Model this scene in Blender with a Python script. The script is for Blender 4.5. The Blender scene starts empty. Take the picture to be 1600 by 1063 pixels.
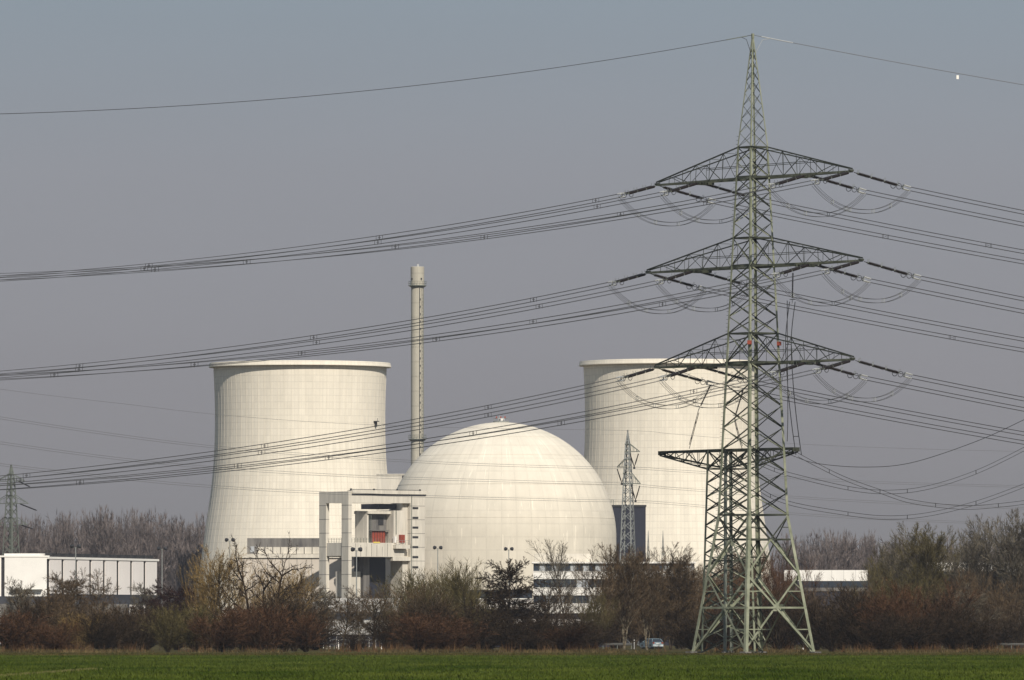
import bpy, math, random
from mathutils import Vector, Matrix
R_ = random.Random(7)
C = bpy.context.scene.collection
sc = bpy.context.scene
PI = math.pi
# ------------------------------------------------------------------ camera
F = 13200.0                       # focal length in pixels of the 1600 px wide photograph
PITCH = math.atan(463.5 / F)
EYE = 1.75
cam_d = bpy.data.cameras.new('camera')
cam_d.sensor_width = 36.0
cam_d.lens = 36.0 * F / 1600.0
cam_d.clip_start = 1.0
cam_d.clip_end = 60000.0
cam = bpy.data.objects.new('camera', cam_d)
C.objects.link(cam)
cam.location = (0, 0, EYE)
cam.rotation_euler = (PI / 2 + PITCH, 0, 0)
sc.camera = cam
# ------------------------------------------------------------------ sun, sky, exposure
SUN_EL, SUN_AZ = math.radians(40), math.radians(19)     # azimuth: to the right of straight behind the camera
sun_d = bpy.data.lights.new('sun', 'SUN')
sun_d.energy = 4.6
sun_d.angle = math.radians(0.5)
sun_d.color = (1.0, 0.93, 0.82)
sun = bpy.data.objects.new('sun', sun_d)
C.objects.link(sun)
to_sun = Vector((math.sin(SUN_AZ) * math.cos(SUN_EL), -math.cos(SUN_AZ) * math.cos(SUN_EL), math.sin(SUN_EL)))
sun.rotation_euler = to_sun.to_track_quat('Z', 'Y').to_euler()
sun.location = (200, -200, 300)
world = bpy.data.worlds.new('World')
sc.world = world
world.use_nodes = True
wn, wl = world.node_tree.nodes, world.node_tree.links
wn.clear()
wo = wn.new('ShaderNodeOutputWorld')
wb = wn.new('ShaderNodeBackground')
sky = wn.new('ShaderNodeTexSky')
sky.sky_type = 'NISHITA'
sky.sun_disc = False
sky.sun_elevation = SUN_EL
sky.sun_rotation = PI - SUN_AZ
sky.dust_density = 2.0
tc = wn.new('ShaderNodeTexCoord')
sx = wn.new('ShaderNodeSeparateXYZ')
ramp = wn.new('ShaderNodeValToRGB')          # the layer of spring haze over the plain
mx = wn.new('ShaderNodeMix'); mx.data_type = 'RGBA'
wl.new(tc.outputs['Generated'], sx.inputs[0])
wl.new(sx.outputs['Z'], ramp.inputs[0])
cr = ramp.color_ramp
cr.elements[0].position = 0.0; cr.elements[0].color = (0.218, 0.214, 0.222, 1)
cr.elements[1].position = 1.0; cr.elements[1].color = (0.20, 0.27, 0.37, 1)
e = cr.elements.new(0.030); e.color = (0.256, 0.250, 0.274, 1)
e = cr.elements.new(0.055); e.color = (0.272, 0.278, 0.314, 1)
e = cr.elements.new(0.080); e.color = (0.247, 0.298, 0.352, 1)
sc_v = wn.new('ShaderNodeVectorMath'); sc_v.operation = 'SCALE'
sc_v.inputs['Scale'].default_value = 10.0
mpg = wn.new('ShaderNodeMapping'); mpg.inputs['Scale'].default_value = (9, 9, 70)
nz = wn.new('ShaderNodeTexNoise'); nz.inputs['Scale'].default_value = 1.0; nz.inputs['Detail'].default_value = 5
mr = wn.new('ShaderNodeMapRange'); mr.inputs['To Min'].default_value = 9.55; mr.inputs['To Max'].default_value = 10.45
wl.new(tc.outputs['Generated'], mpg.inputs[0]); wl.new(mpg.outputs[0], nz.inputs[0]); wl.new(nz.outputs[0], mr.inputs[0]); wl.new(mr.outputs[0], sc_v.inputs['Scale'])
wl.new(ramp.outputs[0], sc_v.inputs[0])
mx.inputs['Factor'].default_value = 0.92
wl.new(sky.outputs[0], mx.inputs['A'])
wl.new(sc_v.outputs[0], mx.inputs['B'])
wl.new(mx.outputs['Result'], wb.inputs[0])
wb.inputs[1].default_value = 0.10
wl.new(wb.outputs[0], wo.inputs[0])
sc.view_settings.view_transform = 'Standard'
sc.view_settings.look = 'None'
sc.view_settings.exposure = 0.0
sc.view_settings.gamma = 1.0
sc.view_settings.use_curve_mapping = False
sc.render.engine = 'CYCLES'
sc.cycles.use_denoising = True
sc.cycles.max_bounces = 6
sc.cycles.transparent_max_bounces = 8
sc.cycles.volume_bounces = 0

# ------------------------------------------------------------------ helpers
def W(px, py, Y):
    """point seen at a pixel of the photograph, at distance Y along the ground"""
    u, v = (px - 800) / F, (531.5 - py) / F
    d = Vector((u, math.cos(PITCH) - v * math.sin(PITCH), math.sin(PITCH) + v * math.cos(PITCH)))
    return Vector((0, 0, EYE)) + d * (Y / d.y)
def WX(px, Y): return W(px, 995, Y).x
def WZ(py, Y): return W(800, py, Y).z

def lerp_(a, b, t_): return a + (b - a) * t_
class MB:
    def __init__(s): s.v = []; s.f = []
    def add(s, vs, fs):
        n = len(s.v); s.v.extend(vs); s.f.extend([tuple(i + n for i in f) for f in fs]); return s
    def box(s, c, d, rz=0.0):
        cx, cy, cz = c; a, b, h = d[0] / 2, d[1] / 2, d[2] / 2
        k, l = math.cos(rz), math.sin(rz)
        vs = [(cx + x * a * k - y * b * l, cy + x * a * l + y * b * k, cz + z * h) for z in (-1, 1) for x, y in ((-1, -1), (1, -1), (1, 1), (-1, 1))]
        return s.add(vs, [(3, 2, 1, 0), (4, 5, 6, 7), (0, 1, 5, 4), (1, 2, 6, 5), (2, 3, 7, 6), (3, 0, 4, 7)])
    def b2(s, x0, x1, y0, y1, z0, z1):
        return s.box(((x0 + x1) / 2, (y0 + y1) / 2, (z0 + z1) / 2), (abs(x1 - x0), abs(y1 - y0), abs(z1 - z0)))
    def plate(s, p, q, u, v, wu, wv, ou=0.0, ov=0.0):
        vs = []
        for e in (p, q):
            for a, b in ((-1, -1), (1, -1), (1, 1), (-1, 1)):
                vs.append(tuple(e + u * (ou + a * wu / 2) + v * (ov + b * wv / 2)))
        return s.add(vs, [(3, 2, 1, 0), (4, 5, 6, 7), (0, 1, 5, 4), (1, 2, 6, 5), (2, 3, 7, 6), (3, 0, 4, 7)])
    def bar(s, p, q, w, h=None):
        p, q = Vector(p), Vector(q); d = (q - p).normalized()
        up = Vector((0, 0, 1)) if abs(d.z) < 0.95 else Vector((1, 0, 0))
        u = d.cross(up).normalized(); v = u.cross(d)
        return s.plate(p, q, u, v, w, h or w)
    def angle(s, p, q, n, w, t=0.02, low=1):
        """an L-section steel angle: one flange in the face with outward normal n, one pointing inward"""
        p, q, n = Vector(p), Vector(q), Vector(n).normalized(); d = (q - p).normalized()
        u = d.cross(n).normalized()
        if u.z * low > 0: u = -u
        n = u.cross(d) if (u.cross(d)).dot(n) > 0 else -(u.cross(d))
        s.plate(p, q, u, n, w, t)
        s.plate(p, q, u, n, t, w - t, w / 2 - t / 2 - 0.001, -w / 2)
        return s
    def tube(s, pts, r, n=5, cap=True):
        pts = [Vector(p) for p in pts]; m = len(pts); base = len(s.v)
        rr = r if isinstance(r, (list, tuple)) else [r] * m
        for i, p in enumerate(pts):
            d = (pts[min(i + 1, m - 1)] - pts[max(i - 1, 0)]).normalized()
            up = Vector((0, 0, 1)) if abs(d.z) < 0.9 else Vector((1, 0, 0))
            u = d.cross(up).normalized(); v = u.cross(d)
            for k in range(n):
                a = 2 * PI * k / n
                s.v.append(tuple(p + (u * math.cos(a) + v * math.sin(a)) * rr[i]))
        for i in range(m - 1):
            for k in range(n):
                a, b = base + i * n + k, base + i * n + (k + 1) % n
                s.f.append((a, b, b + n, a + n))
        if cap:
            s.f.append(tuple(base + k for k in range(n))[::-1]); s.f.append(tuple(base + (m - 1) * n + k for k in range(n)))
        return s
    def lathe(s, prof, n=24, cx=0, cy=0, axis='z'):
        base = len(s.v); m = len(prof)
        for r, z in prof:
            for k in range(n):
                a = 2 * PI * k / n
                c = (r * math.cos(a), r * math.sin(a))
                s.v.append((cx + c[0], cy + c[1], z) if axis == 'z' else (z + cx, c[0] + cy, c[1]))
        for i in range(m - 1):
            for k in range(n):
                a, b = base + i * n + k, base + i * n + (k + 1) % n
                s.f.append((a, b, b + n, a + n))
        return s
    def poly(s, pts, depth_vec):
        n = len(pts); d = Vector(depth_vec)
        vs = [tuple(Vector(p)) for p in pts] + [tuple(Vector(p) + d) for p in pts]
        return s.add(vs, [tuple(range(n))[::-1], tuple(range(n, 2 * n))] + [(i, (i + 1) % n, n + (i + 1) % n, n + i) for i in range(n)])
    def mesh(s, name, m=None, smooth=False):
        me = bpy.data.meshes.new(name); me.from_pydata(s.v, [], s.f)
        if m: me.materials.append(m)
        if smooth: me.polygons.foreach_set('use_smooth', [True] * len(me.polygons))
        me.update(); return me
    def obj(s, name, m=None, parent=None, smooth=False, **kw):
        return link(name, s.mesh(name, m, smooth), parent, **kw)
def link(name, me, parent=None, loc=None, rz=0, label=None, cat=None, group=None, kind=None):
    o = bpy.data.objects.new(name, me); C.objects.link(o)
    if parent: o.parent = parent
    if loc is not None: o.location = loc
    if rz: o.rotation_euler = (0, 0, rz)
    for k, v in (('label', label), ('category', cat), ('group', group), ('kind', kind)):
        if v: o[k] = v
    return o
def thing(name, label, cat, loc=(0, 0, 0), rz=0, group=None):
    return link(name, None, None, loc, rz, label, cat, group)
def copy_tree(o, parent=None, **kw):
    c = o.copy(); C.objects.link(c)
    if parent: c.parent = parent
    for ch in KIDS.get(o.name, []):
        KIDS.setdefault(c.name, []).append(copy_tree(ch, c))
    return c
KIDS = {}
def reg(o):
    """remember the children of a prototype so that copies are quick"""
    KIDS[o.name] = [c for c in bpy.data.objects if c.parent == o]
    for c in KIDS[o.name]: reg(c)
    return o

def mat(name, col, rough=0.8, metal=0.0, var=0.0, scale=1.0, col2=None, bump=0.0, detail=4, stretch=(1, 1, 1), coord='Object', spec=0.3, ramp_pos=(0.35, 0.7)):
    m = bpy.data.materials.new(name); m.use_nodes = True
    nt = m.node_tree; b = nt.nodes['Principled BSDF']
    b.inputs['Roughness'].default_value = rough; b.inputs['Metallic'].default_value = metal
    b.inputs['Specular IOR Level'].default_value = spec
    b.inputs['Base Color'].default_value = (*col, 1)
    if var or col2 or bump:
        t = nt.nodes.new('ShaderNodeTexCoord'); mp = nt.nodes.new('ShaderNodeMapping')
        mp.inputs['Scale'].default_value = stretch
        n = nt.nodes.new('ShaderNodeTexNoise'); n.inputs['Scale'].default_value = scale; n.inputs['Detail'].default_value = detail
        n.inputs['Roughness'].default_value = 0.62
        nt.links.new(t.outputs[coord], mp.inputs[0]); nt.links.new(mp.outputs[0], n.inputs[0])
        r = nt.nodes.new('ShaderNodeValToRGB')
        c2 = col2 or tuple(min(1, c * (1 + var)) for c in col); c1 = col if col2 else tuple(c * (1 - var) for c in col)
        r.color_ramp.elements[0].color = (*c1, 1); r.color_ramp.elements[1].color = (*c2, 1)
        r.color_ramp.elements[0].position, r.color_ramp.elements[1].position = ramp_pos
        nt.links.new(n.outputs[0], r.inputs[0]); nt.links.new(r.outputs[0], b.inputs['Base Color'])
        if bump:
            bp = nt.nodes.new('ShaderNodeBump'); bp.inputs['Strength'].default_value = bump; bp.inputs['Distance'].default_value = 0.05
            nt.links.new(n.outputs[0], bp.inputs['Height']); nt.links.new(bp.outputs[0], b.inputs['Normal'])
    return m

def concrete(name, col, grid_h=None, grid_a=None, streak=0.12, line=0.12, blot=0.08, white=0.0):
    """weathered concrete of a round shell: lift joints every grid_h metres, panel joints grid_a round, streaks running down"""
    m = bpy.data.materials.new(name); m.use_nodes = True
    nt = m.node_tree; N = nt.nodes; L = nt.links; b = N['Principled BSDF']
    b.inputs['Roughness'].default_value = 0.9; b.inputs['Specular IOR Level'].default_value = 0.15
    t = N.new('ShaderNodeTexCoord'); s = N.new('ShaderNodeSeparateXYZ'); L.new(t.outputs['Object'], s.inputs[0])
    def M(op, a, b2=None, c=None):
        n = N.new('ShaderNodeMath'); n.operation = op
        for i, x in enumerate((a, b2, c)):
            if x is None: continue
            if isinstance(x, (int, float)): n.inputs[i].default_value = x
            else: L.new(x, n.inputs[i])
        return n.outputs[0]
    ang = M('ARCTAN2', s.outputs['Y'], s.outputs['X'])
    cmb = N.new('ShaderNodeCombineXYZ')
    L.new(M('MULTIPLY', ang, 26.0), cmb.inputs[0]); L.new(M('MULTIPLY', s.outputs['Z'], 0.07), cmb.inputs[1])
    n1 = N.new('ShaderNodeTexNoise'); n1.inputs['Scale'].default_value = 0.5; n1.inputs['Detail'].default_value = 6; n1.inputs['Roughness'].default_value = 0.65
    L.new(cmb.outputs[0], n1.inputs[0])
    n2 = N.new('ShaderNodeTexNoise'); n2.inputs['Scale'].default_value = 0.22; n2.inputs['Detail'].default_value = 8
    n2.inputs['Roughness'].default_value = 0.7
    L.new(t.outputs['Object'], n2.inputs[0])
    f = M('ADD', M('MULTIPLY', M('SUBTRACT', n1.outputs[0], 0.5), -streak * 2), M('MULTIPLY', M('SUBTRACT', n2.outputs[0], 0.5), -blot * 2))
    if grid_h:
        gz = M('FRACT', M('DIVIDE', s.outputs['Z'], grid_h))
        row = M('FLOOR', M('DIVIDE', s.outputs['Z'], grid_h))
        col_i = M('FLOOR', M('MULTIPLY', ang, grid_a / (2 * PI)))
        ga = M('FRACT', M('MULTIPLY', ang, grid_a / (2 * PI)))
        lz = M('LESS_THAN', gz, 0.11); la = M('LESS_THAN', ga, 0.09)
        f = M('SUBTRACT', f, M('MULTIPLY', M('MAXIMUM', lz, la), line))
        wn_ = N.new('ShaderNodeTexWhiteNoise'); wn_.noise_dimensions = '2D'
        cc = N.new('ShaderNodeCombineXYZ'); L.new(row, cc.inputs[0]); L.new(col_i, cc.inputs[1]); L.new(cc.outputs[0], wn_.inputs[0])
        f = M('ADD', f, M('MULTIPLY', M('SUBTRACT', wn_.outputs[0], 0.5), 0.06))
    if white:
        c3 = N.new('ShaderNodeCombineXYZ')
        L.new(M('MULTIPLY', ang, 42.0), c3.inputs[0]); L.new(M('MULTIPLY', s.outputs['Z'], 0.16), c3.inputs[1])
        n3 = N.new('ShaderNodeTexNoise'); n3.inputs['Scale'].default_value = 0.8; n3.inputs['Detail'].default_value = 3
        L.new(c3.outputs[0], n3.inputs[0])
        f = M('ADD', f, M('MULTIPLY', M('GREATER_THAN', n3.outputs[0], 0.66), white))
    hsv = N.new('ShaderNodeVectorMath'); hsv.operation = 'SCALE'; hsv.inputs[0].default_value = col
    L.new(M('ADD', 1.0, f), hsv.inputs['Scale']); L.new(hsv.outputs[0], b.inputs['Base Color'])
    return m

# ------------------------------------------------------------------ materials
M_tower = concrete('tower_concrete', (0.76, 0.70, 0.59), 1.9, 152, 0.17, 0.12, 0.10)
M_dome = concrete('dome_concrete', (0.665, 0.61, 0.51), 3.4, 48, 0.13, 0.06, 0.14, 0.16)
M_stack = concrete('stack_concrete', (0.44, 0.41, 0.34), 4.0, 12, 0.15, 0.12, 0.10)
M_conc = mat('pale_concrete', (0.62, 0.575, 0.495), 0.9, var=0.14, scale=0.6, stretch=(1.6, 1.6, 0.18), spec=0.15)
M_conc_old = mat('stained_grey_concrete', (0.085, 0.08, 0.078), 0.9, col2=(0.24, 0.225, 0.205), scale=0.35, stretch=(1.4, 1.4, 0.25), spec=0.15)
M_conc_joint = mat('dark_joint_sealant', (0.16, 0.15, 0.14), 0.9)  # dark tone of the joint strips, used on the canopy as well
M_pink = mat('pinkish_render', (0.56, 0.50, 0.43), 0.9, var=0.08, scale=0.3, stretch=(1, 1, 0.4))
M_white = mat('white_cladding', (0.82, 0.79, 0.74), 0.6, var=0.05, scale=0.3)
M_white2 = mat('rosy_white_cladding', (0.84, 0.79, 0.75), 0.6, var=0.05, scale=0.3, stretch=(1, 1, 0.3))
M_white3 = mat('weathered_white_cladding', (0.42, 0.41, 0.40), 0.7, col2=(0.72, 0.70, 0.67), scale=0.9, stretch=(1.5, 1.5, 0.3))
M_dark = mat('dark_bituminous_band', (0.035, 0.037, 0.045), 0.7, var=0.3, scale=0.6)
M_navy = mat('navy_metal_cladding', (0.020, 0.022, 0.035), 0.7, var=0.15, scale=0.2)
M_glass = mat('tinted_glass', (0.03, 0.04, 0.055), 0.2, spec=0.6)
M_blind = mat('white_blind', (0.40, 0.42, 0.44), 0.7)
M_red = mat('red_painted_steel', (0.27, 0.055, 0.032), 0.6, var=0.15, scale=1.5)
M_yellow = mat('yellow_paint', (0.7, 0.55, 0.12), 0.6)
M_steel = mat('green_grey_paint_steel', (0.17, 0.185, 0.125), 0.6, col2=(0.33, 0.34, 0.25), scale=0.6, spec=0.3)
M_steel_d = mat('shade_toned_green_steel', (0.022, 0.026, 0.018), 0.6, col2=(0.065, 0.07, 0.048), scale=0.5, spec=0.3)  # same green steel, with the shade on braces and undersides put into the colour
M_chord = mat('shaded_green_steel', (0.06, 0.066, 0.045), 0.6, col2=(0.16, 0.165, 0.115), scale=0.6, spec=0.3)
M_galv = mat('galvanised_steel', (0.26, 0.27, 0.26), 0.5, var=0.15, scale=0.8, spec=0.4)
M_galv_d = mat('dull_galvanised_steel', (0.15, 0.165, 0.14), 0.5, var=0.15, scale=0.8, spec=0.4)
M_porc = mat('brown_black_porcelain', (0.018, 0.012, 0.010), 0.3, spec=0.5)
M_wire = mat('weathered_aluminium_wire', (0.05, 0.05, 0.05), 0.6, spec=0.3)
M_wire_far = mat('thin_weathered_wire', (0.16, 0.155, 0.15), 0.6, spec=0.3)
M_clamp = mat('bright_aluminium_clamp', (0.55, 0.55, 0.53), 0.4, metal=0.4)
M_iron = mat('dark_iron', (0.03, 0.03, 0.032), 0.6)
def bark(name, c1, c2, sc_=0.8): return mat(name, tuple(c * 0.5 for c in c1), 0.95, col2=tuple(c * 1.15 for c in c2), scale=sc_ * 5, spec=0.05, coord='Object', detail=5, ramp_pos=(0.38, 0.68))

# ------------------------------------------------------------------ ground, field, road
def sheet(name, x0, x1, y0, y1, z, m, nx=1, ny=1, **kw):
    b = MB()
    for j in range(ny + 1):
        for i in range(nx + 1): b.v.append((x0 + (x1 - x0) * i / nx, y0 + (y1 - y0) * j / ny, z))
    for j in range(ny):
        for i in range(nx):
            a = j * (nx + 1) + i; b.f.append((a, a + 1, a + nx + 2, a + nx + 1))
    return b.obj(name, m, kind='structure', **kw)
M_ground = mat('rough_dry_ground', (0.050, 0.040, 0.020), 1, col2=(0.085, 0.075, 0.035), scale=0.05, spec=0.0)
M_field = mat('young_cereal_green', (0.022, 0.036, 0.008), 1, col2=(0.048, 0.062, 0.014), scale=0.16, stretch=(1, 0.12, 1), detail=8, spec=0.0)
M_road = mat('asphalt', (0.10, 0.10, 0.10), 0.9, var=0.1, scale=0.4)
M_verge = mat('dry_verge', (0.085, 0.065, 0.030), 1, col2=(0.035, 0.05, 0.014), scale=0.25, spec=0.0)
sheet('ground', -9000, 9000, -2000, 14000, -0.03, M_ground)
sheet('field', -400, 400, 60, 778, -0.008, M_field)
sheet('field_margin', -400, 400, 778, 1000, -0.012, M_verge)
def road_y(x): return 1200 + 0.00 * x
sheet('road', -600, 600, 1192, 1199, 0.02, M_road)
b = MB()
for x in range(-120, 120, 12): b.b2(x, x + 5, 1195.4, 1195.55, 0.024, 0.028)
b.obj('road_marking', mat('white_road_paint', (0.7, 0.7, 0.68), 0.7), kind='structure')

def tufts(name, n, xr, yf, h, w, m, seed, label, per=3, lean=0.35, gate=0):
    r = random.Random(seed); b = MB()
    for i in range(n):
        x, y = r.uniform(*xr), yf(r)
        if gate and math.sin(x * 0.35 + seed) + math.sin(x * 0.13 + 2) + 0.6 * math.sin(x * 0.9) < gate * (r.random() * 3.4 - 1.4): continue
        x *= y / 900.0
        for k in range(per):
            a = r.uniform(0, 2 * PI); hh = h * r.uniform(0.5, 1.3); ww = w * r.uniform(0.6, 1.4)
            ox, oy = r.gauss(0, w * 1.5), r.gauss(0, w * 1.5)
            lx, ly = r.gauss(0, lean) * hh, r.gauss(0, lean) * hh
            n0 = len(b.v)
            b.v += [(x + ox - ww * math.cos(a) / 2, y + oy - ww * math.sin(a) / 2, -0.02), (x + ox + ww * math.cos(a) / 2, y + oy + ww * math.sin(a) / 2, -0.02), (x + ox + lx, y + oy + ly, hh)]
            b.f.append((n0, n0 + 1, n0 + 2))
    return b.obj(name, m, kind='stuff', label=label, cat='grass')
tufts('cereal_crop', 42000, (-62, 62), lambda r: 300 + 478 * r.random() ** 1.2, 0.11, 0.10, mat('cereal_blades', (0.032, 0.052, 0.008), 1, col2=(0.086, 0.106, 0.020), scale=0.12, stretch=(1, 0.15, 1), spec=0.0), 3, 'short green cereal crop covering the flat field in front')
tufts('margin_grass', 12000, (-62, 62), lambda r: 785 + abs(r.gauss(0, 45)), 0.10, 0.12, mat('margin_blades', (0.022, 0.032, 0.008), 1, col2=(0.13, 0.095, 0.04), scale=0.15, spec=0.0), 4, 'mixed green and straw coloured grass along the edge of the field', lean=0.6)
tufts('dry_grass', 12000, (-62, 62), lambda r: r.uniform(925, 1010), 0.36, 0.10, mat('straw_blades', (0.040, 0.032, 0.015), 1, col2=(0.17, 0.125, 0.06), scale=0.10, spec=0.0), 5, 'dry straw coloured grass at the foot of the hedge', lean=0.3, gate=0.9)
tufts('dead_stalks', 2600, (-62, 62), lambda r: r.uniform(940, 1010), 1.1, 0.06, mat('stalks', (0.06, 0.03, 0.015), 1, col2=(0.17, 0.10, 0.05), scale=0.08, spec=0.0), 6, 'tall reddish dead stalks among the bushes at the field edge', lean=0.25, gate=1.0)

def track_y(r): return r.uniform(350, 420)
b = MB(); rr = random.Random(9)
for i in range(800):
    q = rr.random(); x = lerp_(WX(-20, 360), WX(150, 450), q) + rr.gauss(0, 0.18); y = 360 + 90 * q
    a = rr.uniform(0, PI); n0 = len(b.v); h_ = rr.uniform(0.06, 0.14)
    b.v += [(x - 0.06 * math.cos(a), y - 0.06 * math.sin(a), -0.01), (x + 0.06 * math.cos(a), y + 0.06 * math.sin(a), -0.01), (x, y, h_)]; b.f.append((n0, n0 + 1, n0 + 2))
b.obj('track_stubble', mat('pale_stubble', (0.09, 0.095, 0.03), 1, col2=(0.18, 0.165, 0.07), scale=0.5, spec=0), kind='stuff', label='pale stubble along a faint tractor track in the green field', cat='stubble')

# ------------------------------------------------------------------ cooling towers
PT = 5.44
prof = [(32.7, 0), (31.0, 8), (29.7, 15), (28.2, 25), (27.1, 33), (26.2, 38.5), (25.5, 43.8), (24.95, 49), (24.65, 53), (24.45, 58), (24.38, 64), (24.45, 70), (24.7, 76), (24.95, 79.2)]
def interp(pf, z):
    for (r0, z0), (r1, z1) in zip(pf, pf[1:]):
        if z <= z1: return r0 + (r1 - r0) * (z - z0) / (z1 - z0)
    return pf[-1][0]
fine = []
for i in range(80):
    z = 79.2 * i / 79
    # smoothed profile
    r = sum(interp(prof, min(79.2, max(0, z + d))) for d in (-3, -1.5, 0, 1.5, 3)) / 5
    fine.append((r, z))
def cooling_tower(px, Y, label):
    t = thing('cooling_tower', label, 'cooling tower', (WX(px, Y), Y, 0), 0, 'cooling towers of the power station')
    inner = [(r - 0.7, z) for r, z in fine[::-1]]
    MB().lathe(fine + inner[:1] + inner[1:30], 192).obj('shell', M_tower, t, smooth=True)
    MB().lathe([(24.2, 78.5), (24.9, 78.95), (26.2, 79.0), (26.2, 79.2), (25.95, 80.25), (24.3, 80.35), (24.2, 78.5)], 192).obj('rim', M_tower, t)
    rb = MB()
    pts = fine[::3] + [fine[-1]]
    for (r0, z0) in pts:
        for dx, dy in ((-0.05, -0.09), (0.035, -0.09), (0.035, 0.09), (-0.05, 0.09)): rb.v.append((r0 + dx, dy, z0 - (1.1 if z0 > 79 else 0)))
    for i in range(len(pts) - 1):
        for k in range(1, 3):   # outer face and flanks
            a = i * 4 + k; rb.f.append((a, a + 1, a + 5, a + 4))
        a = i * 4; rb.f.append((a, a + 1, a + 5, a + 4))
    me = rb.mesh('rib', M_tower)
    for k in range(76): link('rib', me, t, (0, 0, 0), 2 * PI * k / 76 + 0.01)
    return t
ct = cooling_tower(468.5, 2426, 'pale concrete cooling tower at the left beside the slim vent stack')
cooling_tower(1048, 2412, 'pale concrete cooling tower behind the big lattice pylon')
p = MB(); a0 = math.radians(-28)
zz = WZ(657, 2403)
p.box((24.4 * math.cos(a0) + 0.6, 24.4 * math.sin(a0) - 0.3, zz), (1.2, 1.2, 0.25), a0)
p.box((24.4 * math.cos(a0) + 0.45, 24.4 * math.sin(a0) - 0.1, zz - 0.7), (0.6, 0.5, 1.2), a0)
p.bar((24.4 * math.cos(a0) + 0.9, 24.4 * math.sin(a0) - 0.6, zz), (24.4 * math.cos(a0) + 0.9, 24.4 * math.sin(a0) - 0.6, zz + 0.9), 0.12)
p.obj('service_platform', M_iron, ct)

# ------------------------------------------------------------------ vent stack
YS = 2290; ps = F / YS
t = thing('vent_stack', 'slim tall concrete vent stack between the left cooling tower and the dome', 'chimney', (WX(652, YS), YS, 0))
zt, zc, zp2 = WZ(417, YS), WZ(447, YS), WZ(687, YS)
rs = 10.0 / ps
MB().lathe([(rs * 1.02, 0), (rs, zc)], 48).obj('shaft', M_stack, t, smooth=True)
MB().lathe([(rs * 0.9, zc), (rs * 1.06, zc + 0.02), (rs * 1.06, zt - 0.1), (rs * 1.0, zt), (rs * 0.6, zt)], 48).obj('head', M_stack, t)
for z in (zc, zp2):
    g = MB().lathe([(rs * 1.0, z - 0.5), (rs * 1.35, z - 0.05), (rs * 1.42, z), (rs * 1.42, z + 0.16), (rs * 1.0, z + 0.16)], 40).obj('gallery', M_galv_d, t)
    r = MB()
    for k in range(20):
        a = 2 * PI * k / 20
        r.bar((rs * 1.4 * math.cos(a), rs * 1.4 * math.sin(a), z + 0.1), (rs * 1.4 * math.cos(a), rs * 1.4 * math.sin(a), z + 1.2), 0.05)
    for zz in (0.65, 1.2):
        r.tube([(rs * 1.4 * math.cos(2 * PI * k / 40), rs * 1.4 * math.sin(2 * PI * k / 40), z + zz) for k in range(41)], 0.04, 4)
    r.obj('railing', M_galv_d, g)
zb = zp2 - 9
lad = MB()
ax = math.radians(-68)
lx, ly = rs * math.cos(ax), rs * math.sin(ax)
lad.bar((lx + 0.0, ly - 0.14, zb - 30), (lx + 0.0, ly - 0.14, zc - 0.6), 0.16)
for k in range(int((zc - zb + 28) / 2.0)):
    lad.box((lx + 0.12, ly - 0.14, zb - 29 + k * 2.0), (0.30, 0.10, 0.5))
lad.obj('cable_duct', M_iron, t)
lad = MB(); ax = math.radians(-40); lx, ly = (rs + 0.2) * math.cos(ax), (rs + 0.2) * math.sin(ax)
for dx in (-0.22, 0.22): lad.bar((lx + dx, ly + dx * 0.8, zb - 30), (lx + dx, ly + dx * 0.8, zc - 0.6), 0.07)
for k in range(int((zc - zb + 29) / 0.9)): lad.bar((lx - 0.22, ly - 0.18, zb - 30 + 0.9 * k), (lx + 0.22, ly + 0.18, zb - 30 + 0.9 * k), 0.06)
lad.obj('ladder', M_galv_d, t)
MB().box((0.1 * rs, -rs * 0.2, zt + 0.35), (0.5, 0.5, 0.7)).obj('beacon', M_clamp, t)
for a in (-140, -55): MB().box((rs * 1.1 * math.cos(math.radians(a)), rs * 1.1 * math.sin(math.radians(a)), zc + 1.9), (0.35, 0.35, 0.45)).obj('obstruction_lamp', M_iron, t)

# ------------------------------------------------------------------ reactor dome
YD = 2200; pd = F / YD; RD = 180 / pd
zcn = WZ(840, YD)
t = thing('reactor_dome', 'large cream reactor dome in the middle between the cooling towers', 'dome', (WX(783, YD), YD, 0))
pr = [(RD, 0), (RD, zcn)] + [(RD * math.cos(a), zcn + RD * math.sin(a)) for a in [PI / 2 * k / 60 for k in range(1, 60)]] + [(0.01, zcn + RD)]
MB().lathe(pr, 160).obj('shell', M_dome, t, smooth=True)
for ang in (9.5, 27, 45, 60, 73, 82):           # raised bands where the lifts of the shell meet
    a = math.radians(ang); r0, z0 = RD * math.cos(a), zcn + RD * math.sin(a)
    n = Vector((math.cos(a), math.sin(a))); q = Vector((-math.sin(a), math.cos(a)))
    pts = [(r0 + n.x * o + q.x * s_, z0 + n.y * o + q.y * s_) for o, s_ in ((-0.05, -0.10), (0.05, -0.10), (0.05, 0.10), (-0.05, 0.10))]
    MB().lathe(pts + pts[:1], 160).obj('seam_band', M_dome, t, smooth=False)
ztop = zcn + RD
f_ = MB()
f_.lathe([(2.0, ztop - 0.15), (2.0, ztop + 0.35), (1.4, ztop + 0.35)], 24)
for k in range(10):
    a = 2 * PI * k / 10; f_.bar((2.0 * math.cos(a), 2.0 * math.sin(a), ztop), (2.0 * math.cos(a), 2.0 * math.sin(a), ztop + 1.0), 0.07)
f_.tube([(2.0 * math.cos(2 * PI * k / 24), 2.0 * math.sin(2 * PI * k / 24), ztop + 1.0) for k in range(25)], 0.06, 4)
f_.bar((-0.4, 0, ztop), (-0.4, 0, ztop + 1.9), 0.12); f_.bar((0.5, 0, ztop), (0.5, 0, ztop + 1.5), 0.10)
f_.obj('top_railing', M_galv, t)
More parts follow.
